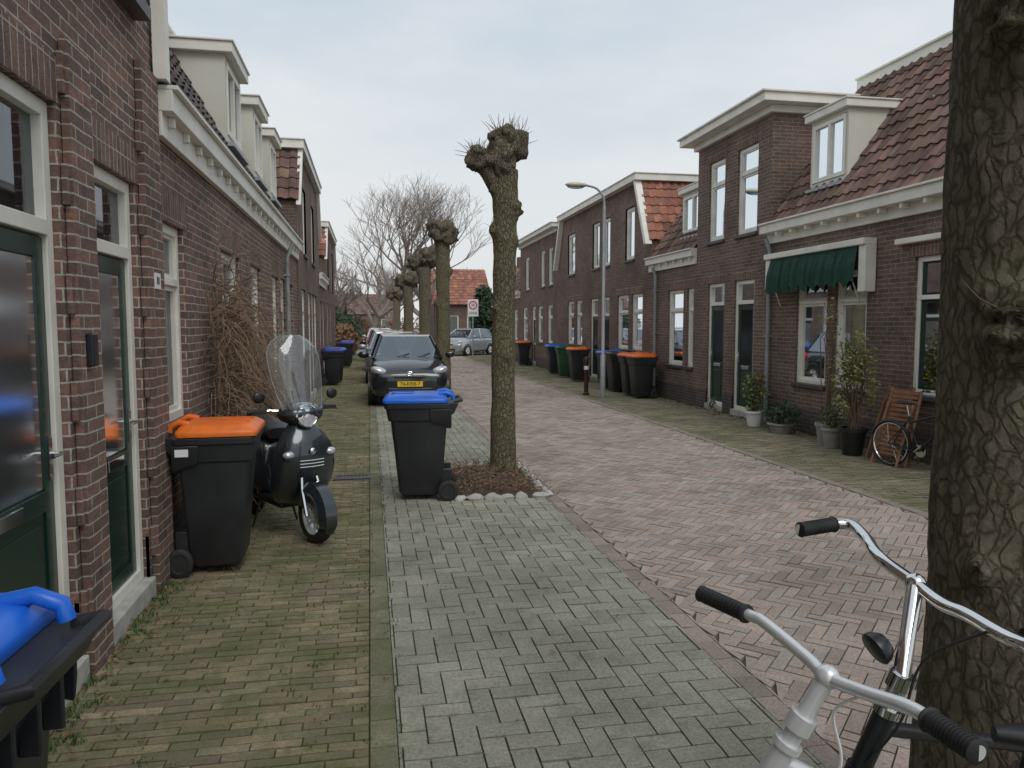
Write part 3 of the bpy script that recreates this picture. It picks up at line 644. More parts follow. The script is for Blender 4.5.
def bare(x,y,H,label,seed,levels=6,spread=.55,r0=.28,rmin=.008):
    random.seed(seed); t=thing("bare_tree",(x,y,0),label,"tree","bare trees at the end of the street"); tr=MB(); cr=MB()
    def grow(p,d,l,r,lv):
        pts=[p]; dd=d.copy()
        for i in range(3):
            dd=(dd+Vector((U(-.18,.18),U(-.18,.18),U(-.02,.12)))).normalized(); pts.append(pts[-1]+dd*l/3)
        (tr if lv<=1 else cr).tube(pts,[r,r*.9,r*.8,r*.68],7 if lv<2 else 3,caps=False)
        if lv>=levels: return
        for k in range(random.choice((3,3,4)) if lv>0 else 6):
            nd=(dd+Vector((U(-1,1),U(-1,1),U(-.4,.5)))*spread*(1.3 if lv else 1.7)).normalized()
            grow(pts[-1 if k<2 else random.choice((2,3))],nd,l*U(.62,.86),max(r*.52,rmin),lv+1)
    grow(Vector((x,y,-.05)),Vector((0,0,1)),H*.25,r0,0)
    tr.obj("trunk",TWIGG,t,smooth=True); cr.obj("crown",TWIGG,t)
    return t
bare(3.7,50,13.6,"large bare tree with wide fine branching crown",21,levels=6,r0=.33,spread=.62)
bare(.0,62,10,"bare tree with fine twigs",22,5)
bare(1.6,78,10,"bare tree with fine twigs",24,5)
bare(7.2,72,9,"bare tree with fine twigs",27,5)
bare(-3.2,56,8.5,"bare tree with fine twigs",26,5)
def leafcloud(mb,c,r,n,s,sq=1):
    for i in range(n):
        d=Vector((random.gauss(0,1),random.gauss(0,1),random.gauss(0,1))).normalized()*(R()**.4)
        p=Vector(c)+Vector((d.x*r[0],d.y*r[1],d.z*r[2])); k=noise.noise(p*2)
        if k<-.25: continue
        a=Vector((U(-1,1),U(-1,1),U(-1,1))).normalized(); b=a.orthogonal().normalized(); ss=s*U(.6,1.3)
        mb.quad(p-a*ss,p+b*ss*.5,p+a*ss,p-b*ss*.5)
random.seed(31)
def bush(name,x,y,r,label,m,n=1500,s=.09,cat="shrub",grp=None,z=None):
    t=thing(name,(x,y,0),label,cat,grp); q=MB(); leafcloud(q,(x,y,z or r[2]),r,n,s); q.obj("crown",m,t)
    k=MB()
    for i in range(5): k.tube([(x,y,0),(x+U(-.3,.3)*r[0],y+U(-.3,.3)*r[1],(z or r[2])*.8)],[.03,.012],5)
    k.obj("trunk",TWIG,t); return t
bush("evergreen_tree",6.6,44,(.8,.8,1.9),"dark green conifer beside parked car",LEAFD,2500,.16,cat="tree",z=2.2)
for (x,y,rx,rz,m) in ((-1.3,38,.8,.9,DRYL),(-1.6,44,1.3,1.4,LEAFD),(9.5,43,2,1.1,LEAFD),(3.4,66,3.0,1.2,DRYL),(-.9,54,.9,1.2,DRYL),(11,47,2.5,1.5,LEAFD)):
    bush("hedge_shrub",x,y,(rx,1,rz),"brownish green shrub along a garden",m,1600,.12,grp="garden shrubs")
# tree beds
for (a,b,c,d) in HOLES:
    q=MB(); n=16
    P=[[(a+(b-a)*i/n,c+(d-c)*j/n,.0+.08*math.sin(math.pi*i/n)*math.sin(math.pi*j/n)+.02*noise.noise(Vector((i*.7,j*.7,c)))) for i in range(n+1)] for j in range(n+1)]
    for j in range(n):
        for i in range(n): q.quad(P[j][i],P[j][i+1],P[j+1][i+1],P[j+1][i])
    setk(q.obj("planting_bed_ground",SOIL))
    e=MB()
    def cob(x,y,w,l):
        e.ball((x+U(-.012,.012),y+U(-.012,.012),.01),(w*U(.7,1.15),l*U(.7,1.15),.04*U(.7,1.3)),10,disp=.45,sc=1.3)
    x=a
    while x<b: cob(x+.05,c,.08,.055); cob(x+.05,d,.08,.055); x+=U(.13,.19)
    y=c
    while y<d: cob(a,y+.07,.055,.08); cob(b,y+.07,.055,.08); y+=U(.14,.2)
    bb=e.obj("stone_edging",STONE,smooth=True,loc=((a+b)/2,(c+d)/2,0)); bb["label"]="ring of pale cobble stones around tree bed"; bb["category"]="stone edging"
lv=MB()
for i in range(3400):
    if i<2000:
        h0=HOLES[0] if i<1500 else HOLES[1]; x=U(h0[0]+.03,h0[1]-.03); y=U(h0[2]+.03,h0[3]-.03); z=.03+.08*R()
    elif i<2600: x=-1.34+abs(random.gauss(0,.16)); y=U(2.5,12); z=.014
    elif i<3000: x=6.66-abs(random.gauss(0,.2)); y=U(6,20); z=.014
    else: x=U(-1.3,1.9) if R()<.6 else U(4.9,6.6); y=U(2.2,14); z=.014
    if i>3000 and R()<.5: continue
    s=U(.009,.024); q=U(0,6.3); ca,sa=math.cos(q)*s,math.sin(q)*s; t=U(-.01,.012)
    lv.quad((x-ca,y-sa,z+t),(x+sa*.5,y-ca*.5,z+.004),(x+ca,y+sa,z-t+.006),(x-sa*.5,y+ca*.5,z+.01))
o=lv.obj("fallen_leaves",DRYL); o["kind"]="stuff"; o["label"]="dry brown fallen leaves scattered over paving"; o["category"]="leaves"
tg=MB()
for i in range(260): 
    h0=HOLES[0]; p=Vector((U(h0[0],h0[1]),U(h0[2],h0[3]),.05)); d=Vector((U(-1,1),U(-1,1),U(0,.9))).normalized()*U(.06,.16); tg.tube([p,p+d*.5,p+d+Vector((0,0,-.01))],[.003,.002,.001],3,caps=False)
o=tg.obj("fallen_twigs",TWIG); o["kind"]="stuff"; o["label"]="thin brown twigs lying in tree bed"; o["category"]="twigs"
w=MB()
def tuft(x,y,n,h):
    for i in range(n):
        q=U(0,6.3); s=U(.3,1)*h; bx,by=x+U(-.03,.03),y+U(-.03,.03); dx,dy=math.cos(q)*s*.6,math.sin(q)*s*.6; px,py=-math.sin(q)*.003,math.cos(q)*.003
        w.add([(bx-px,by-py,-.01),(bx+px,by+py,-.01),(bx+dx*.5+px,by+dy*.5+py,s*.6),(bx+dx,by+dy,s*.8),(bx+dx*.5-px,by+dy*.5-py,s*.6)],[(0,1,2,4),(2,3,4)])
for i in range(900):
    a=R()
    if a<.4: tuft(-1.36+abs(random.gauss(0,.08)),U(2.4,16),random.randint(5,16),U(.02,.08))
    elif a<.55: tuft(random.gauss(.09,.02) if R()<.5 else -.03,U(2,14),random.randint(4,8),U(.012,.03))
    elif a<.85: tuft(U(-1.3,-.1),.6+.062*random.randint(30,220),6,.018)
    else: tuft(6.66-abs(random.gauss(0,.05)),U(6,22),8,.08)
o=w.obj("weeds",LEAFM); o["kind"]="stuff"; o["label"]="small green weeds growing along wall and joints"; o["category"]="weeds"
# ---------------------------------------------------------------- bare creeper on wall
random.seed(41)
cp=thing("bare_creeper",(-1.3,7.4,0),"tangled leafless brown creeper climbing brick wall","climbing plant"); q=MB()
for i in range(1300):
    y=U(6.6,9.3); hmax=2.3-.5*max(0,(y-7.1))-(1.5*(6.95-y) if y<6.95 else 0)
    p=Vector((U(-1.36,-1.22),y,U(.15,max(.6,hmax)))); d=Vector((U(.1,1),U(-.9,.9),U(-.2,1.0))).normalized(); pts=[p]; l=U(.1,.28)
    for k in range(8):
        d=(d+Vector((U(-.35,.34),U(-.45,.45),U(-.5,.25)-.06*k))).normalized(); p=p+d*l*.42
        p.x=min(max(p.x,-1.36),-.80+.14*R()); p.z=max(p.z,.02); pts.append(p.copy())
    q.tube(pts,[.0045,.0045,.004,.0035,.003,.0025,.002,.0015,.001],3,caps=False)
for i in range(14):
    y=U(6.8,8.3); q.tube([(-1.28,y,0),(-1.3,y+U(-.1,.1),.6),(-1.3,y+U(-.3,.3),1.3),(-1.33,y+U(-.5,.5),2.0)],[.02,.017,.014,.008],6)
q.obj("branch",CREEP,cp)
q=MB()
for i in range(900):
    y=U(6.6,8.9); p=Vector((U(-1.34,-.95),y,U(.05,2.0-.5*max(0,y-7.1)))); a=Vector((U(-1,1),U(-1,1),U(-1,1))).normalized()*U(.006,.016); b=a.orthogonal()*.5
    q.quad(p-a,p+b,p+a,p-b)
q.obj("withered_leaf",DRYL,cp)
# ---------------------------------------------------------------- car
HL=mat("headlight_lens",(.62,.64,.67),.08,metal=.4,var=.2,scale=30,coat=1)
def car(loc,rot,label,paint,plate=True):
    c=thing("parked_car",loc,label,"car","cars parked along the kerb",rot)
    def sec(y,w,zb,zs,cr):
        h=[(0,zb),(w*.9,zb),(w,zb+.1),(w*1.01,(zb+zs)/2),(w*.985,zs-.1),(w*.9,zs-.015),(w*.6,zs+cr*.7),(0,zs+cr)]
        return [(x,y,z) for x,z in h]+[(-x,y,z) for x,z in h[-2:0:-1]]
    m=MB(); m.loft([sec(-1.90,.60,.26,.62,.0),sec(-1.86,.72,.2,.70,.01),sec(-1.72,.79,.18,.79,.04),sec(-1.4,.83,.18,.89,.05),sec(-1.0,.84,.18,.97,.05),sec(-.75,.84,.18,1.0,.02),sec(.3,.845,.18,.97,.0),sec(1.3,.83,.2,.99,.0),sec(1.7,.79,.24,.98,.0),sec(1.84,.72,.3,.9,.0)])
    m.obj("car_body",paint,c,world=False,smooth=True,sub=1)
    B=[(-.74,-.98,.97),(.74,-.98,.97),(.77,.3,.96),(.73,1.72,.98),(-.73,1.72,.98),(-.77,.3,.96)]; T=[(-.55,-.28,1.45),(.55,-.28,1.45),(.59,.4,1.48),(.54,1.42,1.44),(-.54,1.42,1.44),(-.59,.4,1.48)]
    g=MB(); g.loft([B,T],caps=False); g.obj("window_glass",CARGLASS,c,world=False)
    r=MB()
    r.loft([[(x*1.02,y-(.02 if y<0 else -.02),z-.01) for x,y,z in T],[(x*.98,y,z+.03) for x,y,z in T],[(x*.75,y*.8+.1,z+.055) for x,y,z in T]]) 
    for a,b in zip(B,T): r.tube([a,b],.034,6)
    r.obj("roof",paint,c,world=False,smooth=True)
    it=MB()
    for sx in (-.35,.35): 
        it.ball((sx,.05,1.0),(.22,.09,.3),10); it.ball((sx,.05,1.3),(.1,.06,.1),8)
    it.box(-.68,.68,-.85,-.6,.88,.99); it.obj("seat",BLACKP,c,world=False,smooth=True)
    for s in (-1,1):
        for yy in (-1.2,1.2):
            w=MB(); M=Matrix.Translation((s*.76,yy,.3))@Matrix.Rotation(math.pi/2*s,4,'Y')
            w.lathe([(.19,-.09),(.27,-.095),(.3,-.06),(.3,.06),(.27,.095),(.19,.09)],M,28); wo=w.obj("wheel",RUBBER,c,world=False,smooth=True)
            w=MB(); w.lathe([(0,.07),(.06,.075),(.17,.05),(.19,.09),(.195,.07)],M,20)
            for k in range(5):
                q=k*math.tau/5; w.tube([M@Vector((.04*math.cos(q),.04*math.sin(q),.085)),M@Vector((.18*math.cos(q),.18*math.sin(q),.08))],.02,6)
            w.obj("rim",BRUSH,wo,world=False,smooth=True)
            a=MB(); a.lathe([(.3,.06),(.345,.1),(.36,.09),(.36,.0)],M,24); a.obj("wheel_arch",BLACKP,c,world=False,smooth=True)
        M=Matrix.Translation((s*.62,-1.725,.745))@Matrix.Rotation(math.radians(-18*s),4,'Y')
        hb=MB(); hb.ball((0,0,0),(.19,.13,.085),16); hb.v=[tuple(M@Vector(v)) for v in hb.v]; hb.obj("headlight",HL,c,world=False,smooth=True)
        h=MB(); h.ball((s*.62,-1.83,.36),(.07,.05,.05),10); h.obj("fog_lamp",HL,c,world=False,smooth=True)
        h=MB(); h.ball((s*.95,-.72,1.05),(.12,.07,.08),12); h.tube([(s*.78,-.68,1.0),(s*.9,-.7,1.03)],.02,6); h.obj("mirror",paint,c,world=False,smooth=True)
        h=MB(); h.ball((s*.7,1.78,.8),(.1,.07,.14),10); h.obj("tail_light",REDS,c,world=False,smooth=True)
    q=MB(); q.box(-.46,.46,-1.925,-1.86,.25,.40); q.box(-.32,.32,-1.91,-1.85,.60,.65); q.obj("grille",BLACKP,c,world=False,bevel=.02)
    q=MB(); q.box(-.45,.45,-1.93,-1.925,.32,.33); q.box(-.3,.3,-1.915,-1.91,.652,.662); q.obj("chrome_trim",CHROME,c,world=False)
    for sx in (-.25,.2):
        q=MB(); q.tube([(sx,-1.0,.995),(sx+.3,-.83,1.08)],.008,4); q.obj("wiper",BLACKP,c,world=False)
    q=MB(); q.box(-.26,.26,-1.95,-1.93,.43,.54); q.obj("licence_plate",YEL,c,world=False)
    if plate: text_mesh("74-KRB-7",.105,"plate_text",BLACKP,c,Matrix.Translation((0,-1.953,.485))@Matrix.Rotation(math.pi/2,4,'X'))
    q=MB()
    for (rx,rz) in ((.065,.043),(.022,.043),(.045,.018)):
        q.tube([(rx*math.cos(a),-1.915,.70+(.014 if rz<.03 else 0)+rz*math.sin(a)) for a in [math.tau*i/20 for i in range(21)]],.006,6,caps=False)
    q.obj("emblem",CHROME,c,world=False,smooth=True)
    return c
CARB=mat("black_car_paint",(.010,.011,.016),.25,coat=1,var=.1)
CARS=mat("silver_car_paint",(.4,.42,.44),.3,metal=.5,coat=1,var=.05)
CARR=mat("dark_red_car_paint",(.2,.02,.02),.3,coat=1)
CARW=mat("white_car_paint",(.6,.62,.64),.3,coat=1)
C0=car((.80,17.5,0),math.radians(0),"small black hatchback parked facing forward with yellow plate",CARB)
dup(C0,(.72,23.6,0),0,"silver hatchback parked behind black car",{"car_body":CARS,"roof":CARS,"mirror":CARS})
dup(C0,(.7,29.5,0),0,"dark hatchback parked along the kerb")
dup(C0,(.65,35.5,0),0,"dark red hatchback parked along the kerb",{"car_body":CARR,"roof":CARR,"mirror":CARR})
dup(C0,(5.4,42.5,0),math.radians(-40),"silver car parked at the street corner",{"car_body":CARS,"roof":CARS,"mirror":CARS})
dup(C0,(.6,46,0),0,"white car parked far down the street",{"car_body":CARW,"roof":CARW,"mirror":CARW})
dup(C0,(7.5,47.5,0),math.radians(-80),"dark red hatchback parked near a hedge",{"car_body":CARR,"roof":CARR,"mirror":CARR})
# ---------------------------------------------------------------- scooter
SP=mat("dark_blue_grey_metal_paint",(.035,.043,.05),.28,metal=.4,coat=1,var=.1)
SEATM=mat("black_vinyl_seat",(.015,.015,.015),.4)
sc_=thing("motor_scooter",(-.76,6.48,0),"dark grey retro scooter with tall clear windscreen on sidewalk","scooter",rot=math.radians(31))
def wheel_sc(y):
    w=MB(); M=Matrix.Translation((0,y,.225))@Matrix.Rotation(math.pi/2,4,'Y')
    w.lathe([(.15,-.045),(.19,-.055),(.215,-.035),(.225,0),(.215,.035),(.19,.055),(.15,.045)],M,30); wo=w.obj("wheel",RUBBER,sc_,world=False,smooth=True)
    w=MB(); w.lathe([(.155,-.04),(.145,-.03),(.14,.0),(.145,.03),(.155,.04)],M,30); w.lathe([(0,-.05),(.035,-.05),(.04,.05),(0,.05)],M,16)
    for k in range(10):
        q=k*math.tau/10; w.tube([M@Vector((.03*math.cos(q),.03*math.sin(q),.0)),M@Vector((.147*math.cos(q+.2),.147*math.sin(q+.2),.0))],.011,6)
    w.obj("rim",BRUSH,wo,world=False,smooth=True)
wheel_sc(-.63); wheel_sc(.6)
f=MB(); secs=[]
for i in range(13):
    q=math.radians(205-i*16); r=.265; w=.09 if 0<i<12 else .05
    secs.append([(sx*w*(1-k*k*.1),-.63+math.cos(q)*(r-.06*k*k),.225+math.sin(q)*(r-.06*k*k)) for sx,k in ((-1,1.6),(-1,1),(-.5,.3),(.5,.3),(1,1),(1,1.6))])
f.loft(secs,closed=False,caps=False); fo=f.obj("front_mudguard",SP,sc_,world=False,smooth=True); s_=fo.modifiers.new("s",'SOLIDIFY'); s_.thickness=.006
f=MB() 
for s in (-1,1): f.tube([(s*.075,-.63,.225),(s*.075,-.56,.42),(s*.05,-.5,.6)],.017,8)
f.tube([(0,-.5,.55),(0,-.4,.95)],.03,8); f.obj("front_fork",CHROME,sc_,world=False,smooth=True)
f=MB(); secs=[]
for (z,y,w,d) in ((.26,-.30,.14,.05),(.32,-.34,.21,.09),(.45,-.39,.255,.13),(.6,-.43,.265,.16),(.72,-.44,.245,.15),(.84,-.42,.18,.13),(.93,-.40,.10,.08)):
    secs.append([(w*math.cos(t),y-(d*abs(math.sin(t))**.8 if math.sin(t)>0 else -.03*abs(math.sin(t))),z) for t in [math.tau*i/20 for i in range(20)]])
f.loft(secs); f.obj("leg_shield",SP,sc_,world=False,smooth=True)
f=MB()
for z in (.60,.625,.65): f.tube([(-.10,-.585,z),(0,-.60,z),(.10,-.585,z)],.005,6)
f.ball((0,-.60,.72),(.028,.012,.028),12); f.obj("chrome_trim",CHROME,sc_,world=False,smooth=True)
for s in (-1,1):
    f=MB(); f.ball((s*.175,-.55,.70),(.05,.035,.03),12); f.obj("indicator_lamp",HL,sc_,world=False,smooth=True)
f=MB(); f.ball((0,-.40,1.0),(.19,.14,.09),18); f.obj("handlebar_cowl",SP,sc_,world=False,smooth=True)
f=MB(); M=Matrix.Translation((0,-.51,.99))@Matrix.Rotation(math.radians(80),4,'X')
f.lathe([(.06,-.06),(.09,-.03),(.094,.01),(.084,.02),(.079,.01)],M,24); hl=f.obj("headlight",CHROME,sc_,world=False,smooth=True)
f=MB(); f.lathe([(0,.03),(.04,.025),(.082,.008)],M,24); f.obj("lens",HL,hl,world=False,smooth=True)
f=MB()
for s in (-1,1): f.tube([(s*.1,-.37,1.02),(s*.22,-.33,1.03),(s*.35,-.28,1.02)],.012,8)
f.obj("handlebar",CHROME,sc_,world=False,smooth=True)
for s in (-1,1):
    f=MB(); f.tube([(s*.24,-.325,1.03),(s*.37,-.275,1.02)],.019,10); f.tube([(s*.22,-.36,1.03),(s*.3,-.37,1.02),(s*.36,-.34,1.01)],.006,6); f.obj("grip",RUBBER,sc_,world=False,smooth=True)
    f=MB(); f.tube([(s*.2,-.34,1.04),(s*.27,-.34,1.10),(s*.30,-.34,1.12)],.006,6); f.ball((s*.31,-.34,1.14),(.05,.02,.045),14); f.obj("mirror",BLACKP,sc_,world=False,smooth=True)
f=MB(); secs=[]
for i in range(13):
    t=i/12; z=1.02+.60*t; y=-.53+.20*t; w=.16+.06*math.sin(min(1,t*1.5)*math.pi/2); w*= math.sqrt(max(.02,1-max(0,(t-.72)/.3)**2))
    secs.append([(w*k,y+.09*k*k,z) for k in (-1,-.75,-.5,-.25,0,.25,.5,.75,1)])
f.loft(secs,closed=False,caps=False); f.obj("windscreen",CLEAR,sc_,world=False,smooth=True)
e=MB(); e.tube([secs[i][0] for i in range(13)]+[secs[12][4]]+[secs[12-i][8] for i in range(13)],.0022,5,caps=False); e.tube([(-.06,-.47,1.0),(-.1,-.48,1.2)],.006); e.tube([(.06,-.47,1.0),(.1,-.48,1.2)],.006); e.obj("windscreen_edge",ZINC,sc_,world=False)
f=MB(); f.box(-.16,.16,-.34,.12,.24,.30); f.obj("footboard",BLACKP,sc_,world=False,bevel=.02)
def sup(y,w,z0,z1,n=20): return [(w*math.copysign(abs(math.cos(t))**.6,math.cos(t)),y,(z0+z1)/2+(z1-z0)/2*math.copysign(abs(math.sin(t))**.7,math.sin(t))) for t in [math.tau*i/n for i in range(n)]]
f=MB(); f.loft([sup(*a) for a in ((.02,.11,.28,.66),(.08,.17,.27,.75),(.25,.22,.3,.79),(.5,.225,.36,.80),(.72,.18,.45,.80),(.88,.10,.55,.77),(.93,.04,.6,.72))]); f.obj("rear_body",SP,sc_,world=False,smooth=True)
f=MB(); f.loft([sup(*a) for a in ((.02,.09,.75,.84),(.1,.15,.75,.87),(.35,.17,.77,.87),(.42,.17,.77,.905),(.7,.155,.78,.91),(.84,.08,.79,.88))]); f.obj("seat",SEATM,sc_,world=False,smooth=True)
f=MB(); f.tube([(.13,.35,.28),(.16,.6,.28),(.16,.95,.36)],[.03,.045,.045],12); f.obj("exhaust",CHROME,sc_,world=False,smooth=True)
f=MB(); f.ball((0,.45,.28),(.12,.3,.1),12); f.tube([(-.12,.1,.26),(-.2,.12,.01)],.01); f.tube([(.12,.1,.26),(.2,.12,.01)],.01); f.obj("engine_block",BLACKP,sc_,world=False,smooth=True)
f=MB(); f.tube([(-.12,.6,.76),(-.14,.95,.81),(.14,.95,.81),(.12,.6,.76)],.01,8); f.obj("grab_rail",CHROME,sc_,world=False,smooth=True)
# ---------------------------------------------------------------- bicycles
def smoothpath(pts,k=6):
    P=[Vector(p) for p in pts]; out=[]
    for i in range(len(P)-1):
        p0=P[max(i-1,0)];p1=P[i];p2=P[i+1];p3=P[min(i+2,len(P)-1)]
        for j in range(k):
            t=j/k; out.append(.5*((2*p1)+(-p0+p2)*t+(2*p0-5*p1+4*p2-p3)*t*t+(-p0+3*p1-3*p2+p3)*t**3))
    out.append(P[-1]); return out
def bicycle(label,ht,hb,bar,gl,backdir,fm,barm,stemm,cable,bell=False,lever=False,br=.0125):
    ht=Vector(ht);hb=Vector(hb); sd=(hb-ht).normalized(); bd=Vector((backdir[0],backdir[1],0)).normalized()
    side=bd.cross(Vector((0,0,1))).normalized(); r=.345
    fa=hb+sd*((hb.z-r)/(-sd.z)) -bd*.05; fa.z=r
    base=Vector((fa.x,fa.y,0))+bd*.55
    ra=fa+bd*1.10; bb=fa+bd*.62; bb.z=.29; st=bb+bd*.17+Vector((0,0,.50)); sad=bb+bd*.22+Vector((0,0,.66))
    b=thing("bicycle",tuple(base),label,"bicycle","bicycles leaned together")
    m=MB(); m.tube([ht.lerp(hb,.35),hb],.021,16); m.tube([hb,bb],.017,12); m.tube([ht.lerp(hb,.55),st-Vector((0,0,.1))],.015,12); m.tube([bb,st],.016,12)
    for s in (-1,1): m.tube([bb+side*s*.02,ra+side*s*.055],.009,8); m.tube([st-Vector((0,0,.05)),ra+side*s*.055],.008,8)
    m.obj("frame",fm,b,smooth=True)
    m=MB(); m.tube([ht,hb],.013,12); m.tube([hb,hb+sd*.03],.026,12)
    for s in (-1,1): m.tube([hb+sd*.03,hb+sd*.05+side*s*.045,fa+side*s*.05],[.014,.013,.008],10)
    m.obj("fork",fm,b,smooth=True)
    m=MB(); bc=Vector(bar[len(bar)//2]); m.tube([bc,ht.lerp(bc,.4),ht,ht.lerp(hb,.35)],[.017,.015,.017,.0175],16); m.ball(bc,.022,14); m.tube([ht+sd*-.01,ht+sd*.02],.025,16); m.tube([ht.lerp(hb,.3),ht.lerp(hb,.38)],.026,16)
    m.obj("stem",stemm,b,smooth=True)
    path=smoothpath(bar,8); m=MB(); m.tube(path,br,16); ho=m.obj("handlebar",barm,b,smooth=True)
    for e in gl:
        a,c=Vector(e[0]),Vector(e[1]); m=MB(); m.tube([a,a.lerp(c,.03),a.lerp(c,.06),a.lerp(c,.5),a.lerp(c,.93),a.lerp(c,.96),c],[.014,.019,.0175,.0165,.0175,.0205,.019],16)
        for k in range(12): m.tube([a.lerp(c,.1+k*.07),a.lerp(c,.125+k*.07)],.0182,14)
        m.obj("grip",RUBBER,ho,smooth=True)
    if bell:
        m=MB(); bp=ht.lerp(bc,.25)-bd*.045-side*.03; M=Matrix.Translation(bp); m.lathe([(0,.03),(.02,.027),(.032,.012),(.034,0),(.03,-.004),(0,-.006)],M@Matrix.Rotation(math.radians(60),4,'Y'),20); m.obj("bell",BLACKP,ho,smooth=True)
    for ax,nm in ((fa,"front"),(ra,"rear")):
        Mw=Matrix.Translation(ax)@Matrix(((bd.x,0,side.x,0),(bd.y,0,side.y,0),(0,1,0,0),(0,0,0,1)))
        m=MB()
        m.lathe([(r-.035,-.008),(r-.025,-.018),(r-.006,-.014),(r,0),(r-.006,.014),(r-.025,.018),(r-.035,.008)],Mw,44); wo=m.obj("wheel",RUBBER,b,smooth=True)
        m=MB(); m.lathe([(r-.03,-.011),(r-.045,-.009),(r-.05,0),(r-.045,.009),(r-.03,.011)],Mw,44); m.lathe([(0,-.04),(.018,-.04),(.018,.04),(0,.04)],Mw,12)
        for j in range(28):
            q=j*math.tau/28; s=1 if j%2 else -1; m.tube([Mw@Vector((.015*math.cos(q+.8*s),.015*math.sin(q+.8*s),s*.03)),Mw@Vector(((r-.045)*math.cos(q),(r-.045)*math.sin(q),0))],.0012,3,caps=False)
        m.obj("rim",CHROME,wo,smooth=True)
        m=MB(); secs=[]
        for j in range(17):
            q=math.radians(15+j*10.5) if nm=="rear" else math.radians(25+j*9.5)
            secs.append([Mw@Vector(((r+dr)*math.cos(q),(r+dr)*math.sin(q),w)) for w,dr in ((-.03,-.005),(-.02,.015),(0,.022),(.02,.015),(.03,-.005))])
        m.loft(secs,closed=False,caps=False); m.obj("mudguard",fm,b,smooth=True)
    m=MB(); m.tube([st-Vector((0,0,.02)),sad],.0125,10); m.obj("seat_post",CHROME,b,smooth=True)
    m=MB(); secs=[]
    for (t,w,h) in ((-.13,.012,.03),(-.08,.025,.04),(.0,.05,.045),(.08,.09,.05),(.13,.085,.05),(.155,.05,.03)):
        secs.append([sad+bd*t+side*w*math.cos(q)+Vector((0,0,.03+h*.5*math.sin(q))) for q in [math.tau*i/14 for i in range(14)]])
    m.loft(secs); m.obj("saddle",SEATM,b,smooth=True)
    m=MB(); Mb=Matrix.Translation(bb+side*.05)@Matrix(((bd.x,0,side.x,0),(bd.y,0,side.y,0),(0,1,0,0),(0,0,0,1))); m.lathe([(0,-.003),(.09,-.003),(.09,.003),(0,.003)],Mb,24)
    for s in (-1,1): m.tube([bb,bb+side*s*.08,bb+side*s*.08+bd*.12*s-Vector((0,0,.12*s)),bb+side*s*.16+bd*.12*s-Vector((0,0,.12*s))],.009,8)
    m.obj("crank",CHROME,b)
    cb=MB(); cb.tube(smoothpath(cable,8),.0028,6); cb.obj("brake_cable",WHT if barm is BRUSH else RUBBER,b)
    return b
BK1=bicycle("white and black city bicycle with swept white handlebar",(.745,1.165,1.0),(.680,1.19,.86),
 [(.72,1.535,1.10),(.765,1.395,1.10),(.775,1.355,1.10),(.787,1.22,1.085),(.785,1.155,1.08),(.803,1.09,1.085),(.822,1.005,1.10),(.83,.965,1.10),(.832,.87,1.10)],
 [((.72,1.535,1.10),(.763,1.40,1.10)),((.832,.87,1.10),(.829,.965,1.10))],(1,-.3),BRUSH,BRUSH,BRUSH,
 [(.80,1.09,1.075),(.79,1.14,1.02),(.80,1.13,.93),(.76,1.16,.86),(.71,1.18,.80)],br=.0118)
BK2=bicycle("black city bicycle with chrome handlebar leaning on tree",(1.0,1.237,1.02),(.95,1.28,.82),
 [(1.025,1.64,1.20),(1.11,1.655,1.205),(1.165,1.64,1.205),(1.15,1.56,1.195),(1.105,1.45,1.185),(1.115,1.35,1.16),(1.105,1.265,1.15),(1.09,1.18,1.16),(1.06,1.03,1.17),(1.12,.93,1.17),(1.2,.9,1.17)],
 [((1.025,1.64,1.20),(1.13,1.655,1.205)),((1.25,.89,1.17),(1.15,.91,1.17))],(1,.10),BLACKP,CHROME,CHROME,
 [(1.06,1.1,1.165),(1.0,1.18,1.08),(.97,1.2,.95),(.94,1.27,.82)],bell=True,br=.0135)
b3=dup(BK2,(6.25,7.55,0),math.radians(95),"small black bicycle leaning by potted plants",scale=.8)
# ---------------------------------------------------------------- lamp, bollard, sign
lp=thing("street_lamp",(5.32,16.75,0),"slender grey street lamp with curved arm over road","street lamp")
m=MB(); m.tube([(0,0,0),(0,0,1.0),(0,0,1.02),(0,0,4.4)],[.06,.06,.042,.035],12); m.tube(smoothpath([(0,0,4.4),(-.03,0,4.62),(-.2,-.02,4.8),(-.45,-.04,4.86)],6),.025,10); m.obj("post",ZINC,lp,world=False,smooth=True)
m=MB(); m.ball((-.68,-.05,4.86),(.27,.1,.06),16); m.obj("lamp_head",mat("lamp_beige",(.5,.48,.36),.5),lp,world=False,smooth=True)
m=MB(); m.ball((-.70,-.05,4.82),(.2,.08,.05),16); m.obj("lamp_shade",CLEAR,lp,world=False,smooth=True)
bo=thing("bollard",(5.15,17.54,0),"dark round bollard at the sidewalk edge","bollard")
m=MB(); m.lathe([(.075,0),(.075,.05),(.055,.07),(.055,.78),(.07,.8),(.07,.86),(.05,.92),(0,.94)],Matrix.Identity(4),16); m.obj("post",mat("dark_red_brown_paint",(.05,.02,.018),.5),bo,world=False,smooth=True)
m=MB(); m.lathe([(.0565,.62),(.0575,.63),(.0575,.7),(.0565,.71)],Matrix.Identity(4),16); m.obj("reflective_band",WHT,bo,world=False,smooth=True)
sg=thing("traffic_sign",(4.75,35,0),"white rectangular zone sign with red ring on post","traffic sign")
m=MB(); m.tube([(0,0,0),(0,0,2.9)],.03,8); m.obj("post",ZINC,sg,world=False)
m=MB(); m.box(-.25,.25,-.05,-.035,2.1,2.9); sp=m.obj("sign_plate",WHT,sg,world=False)
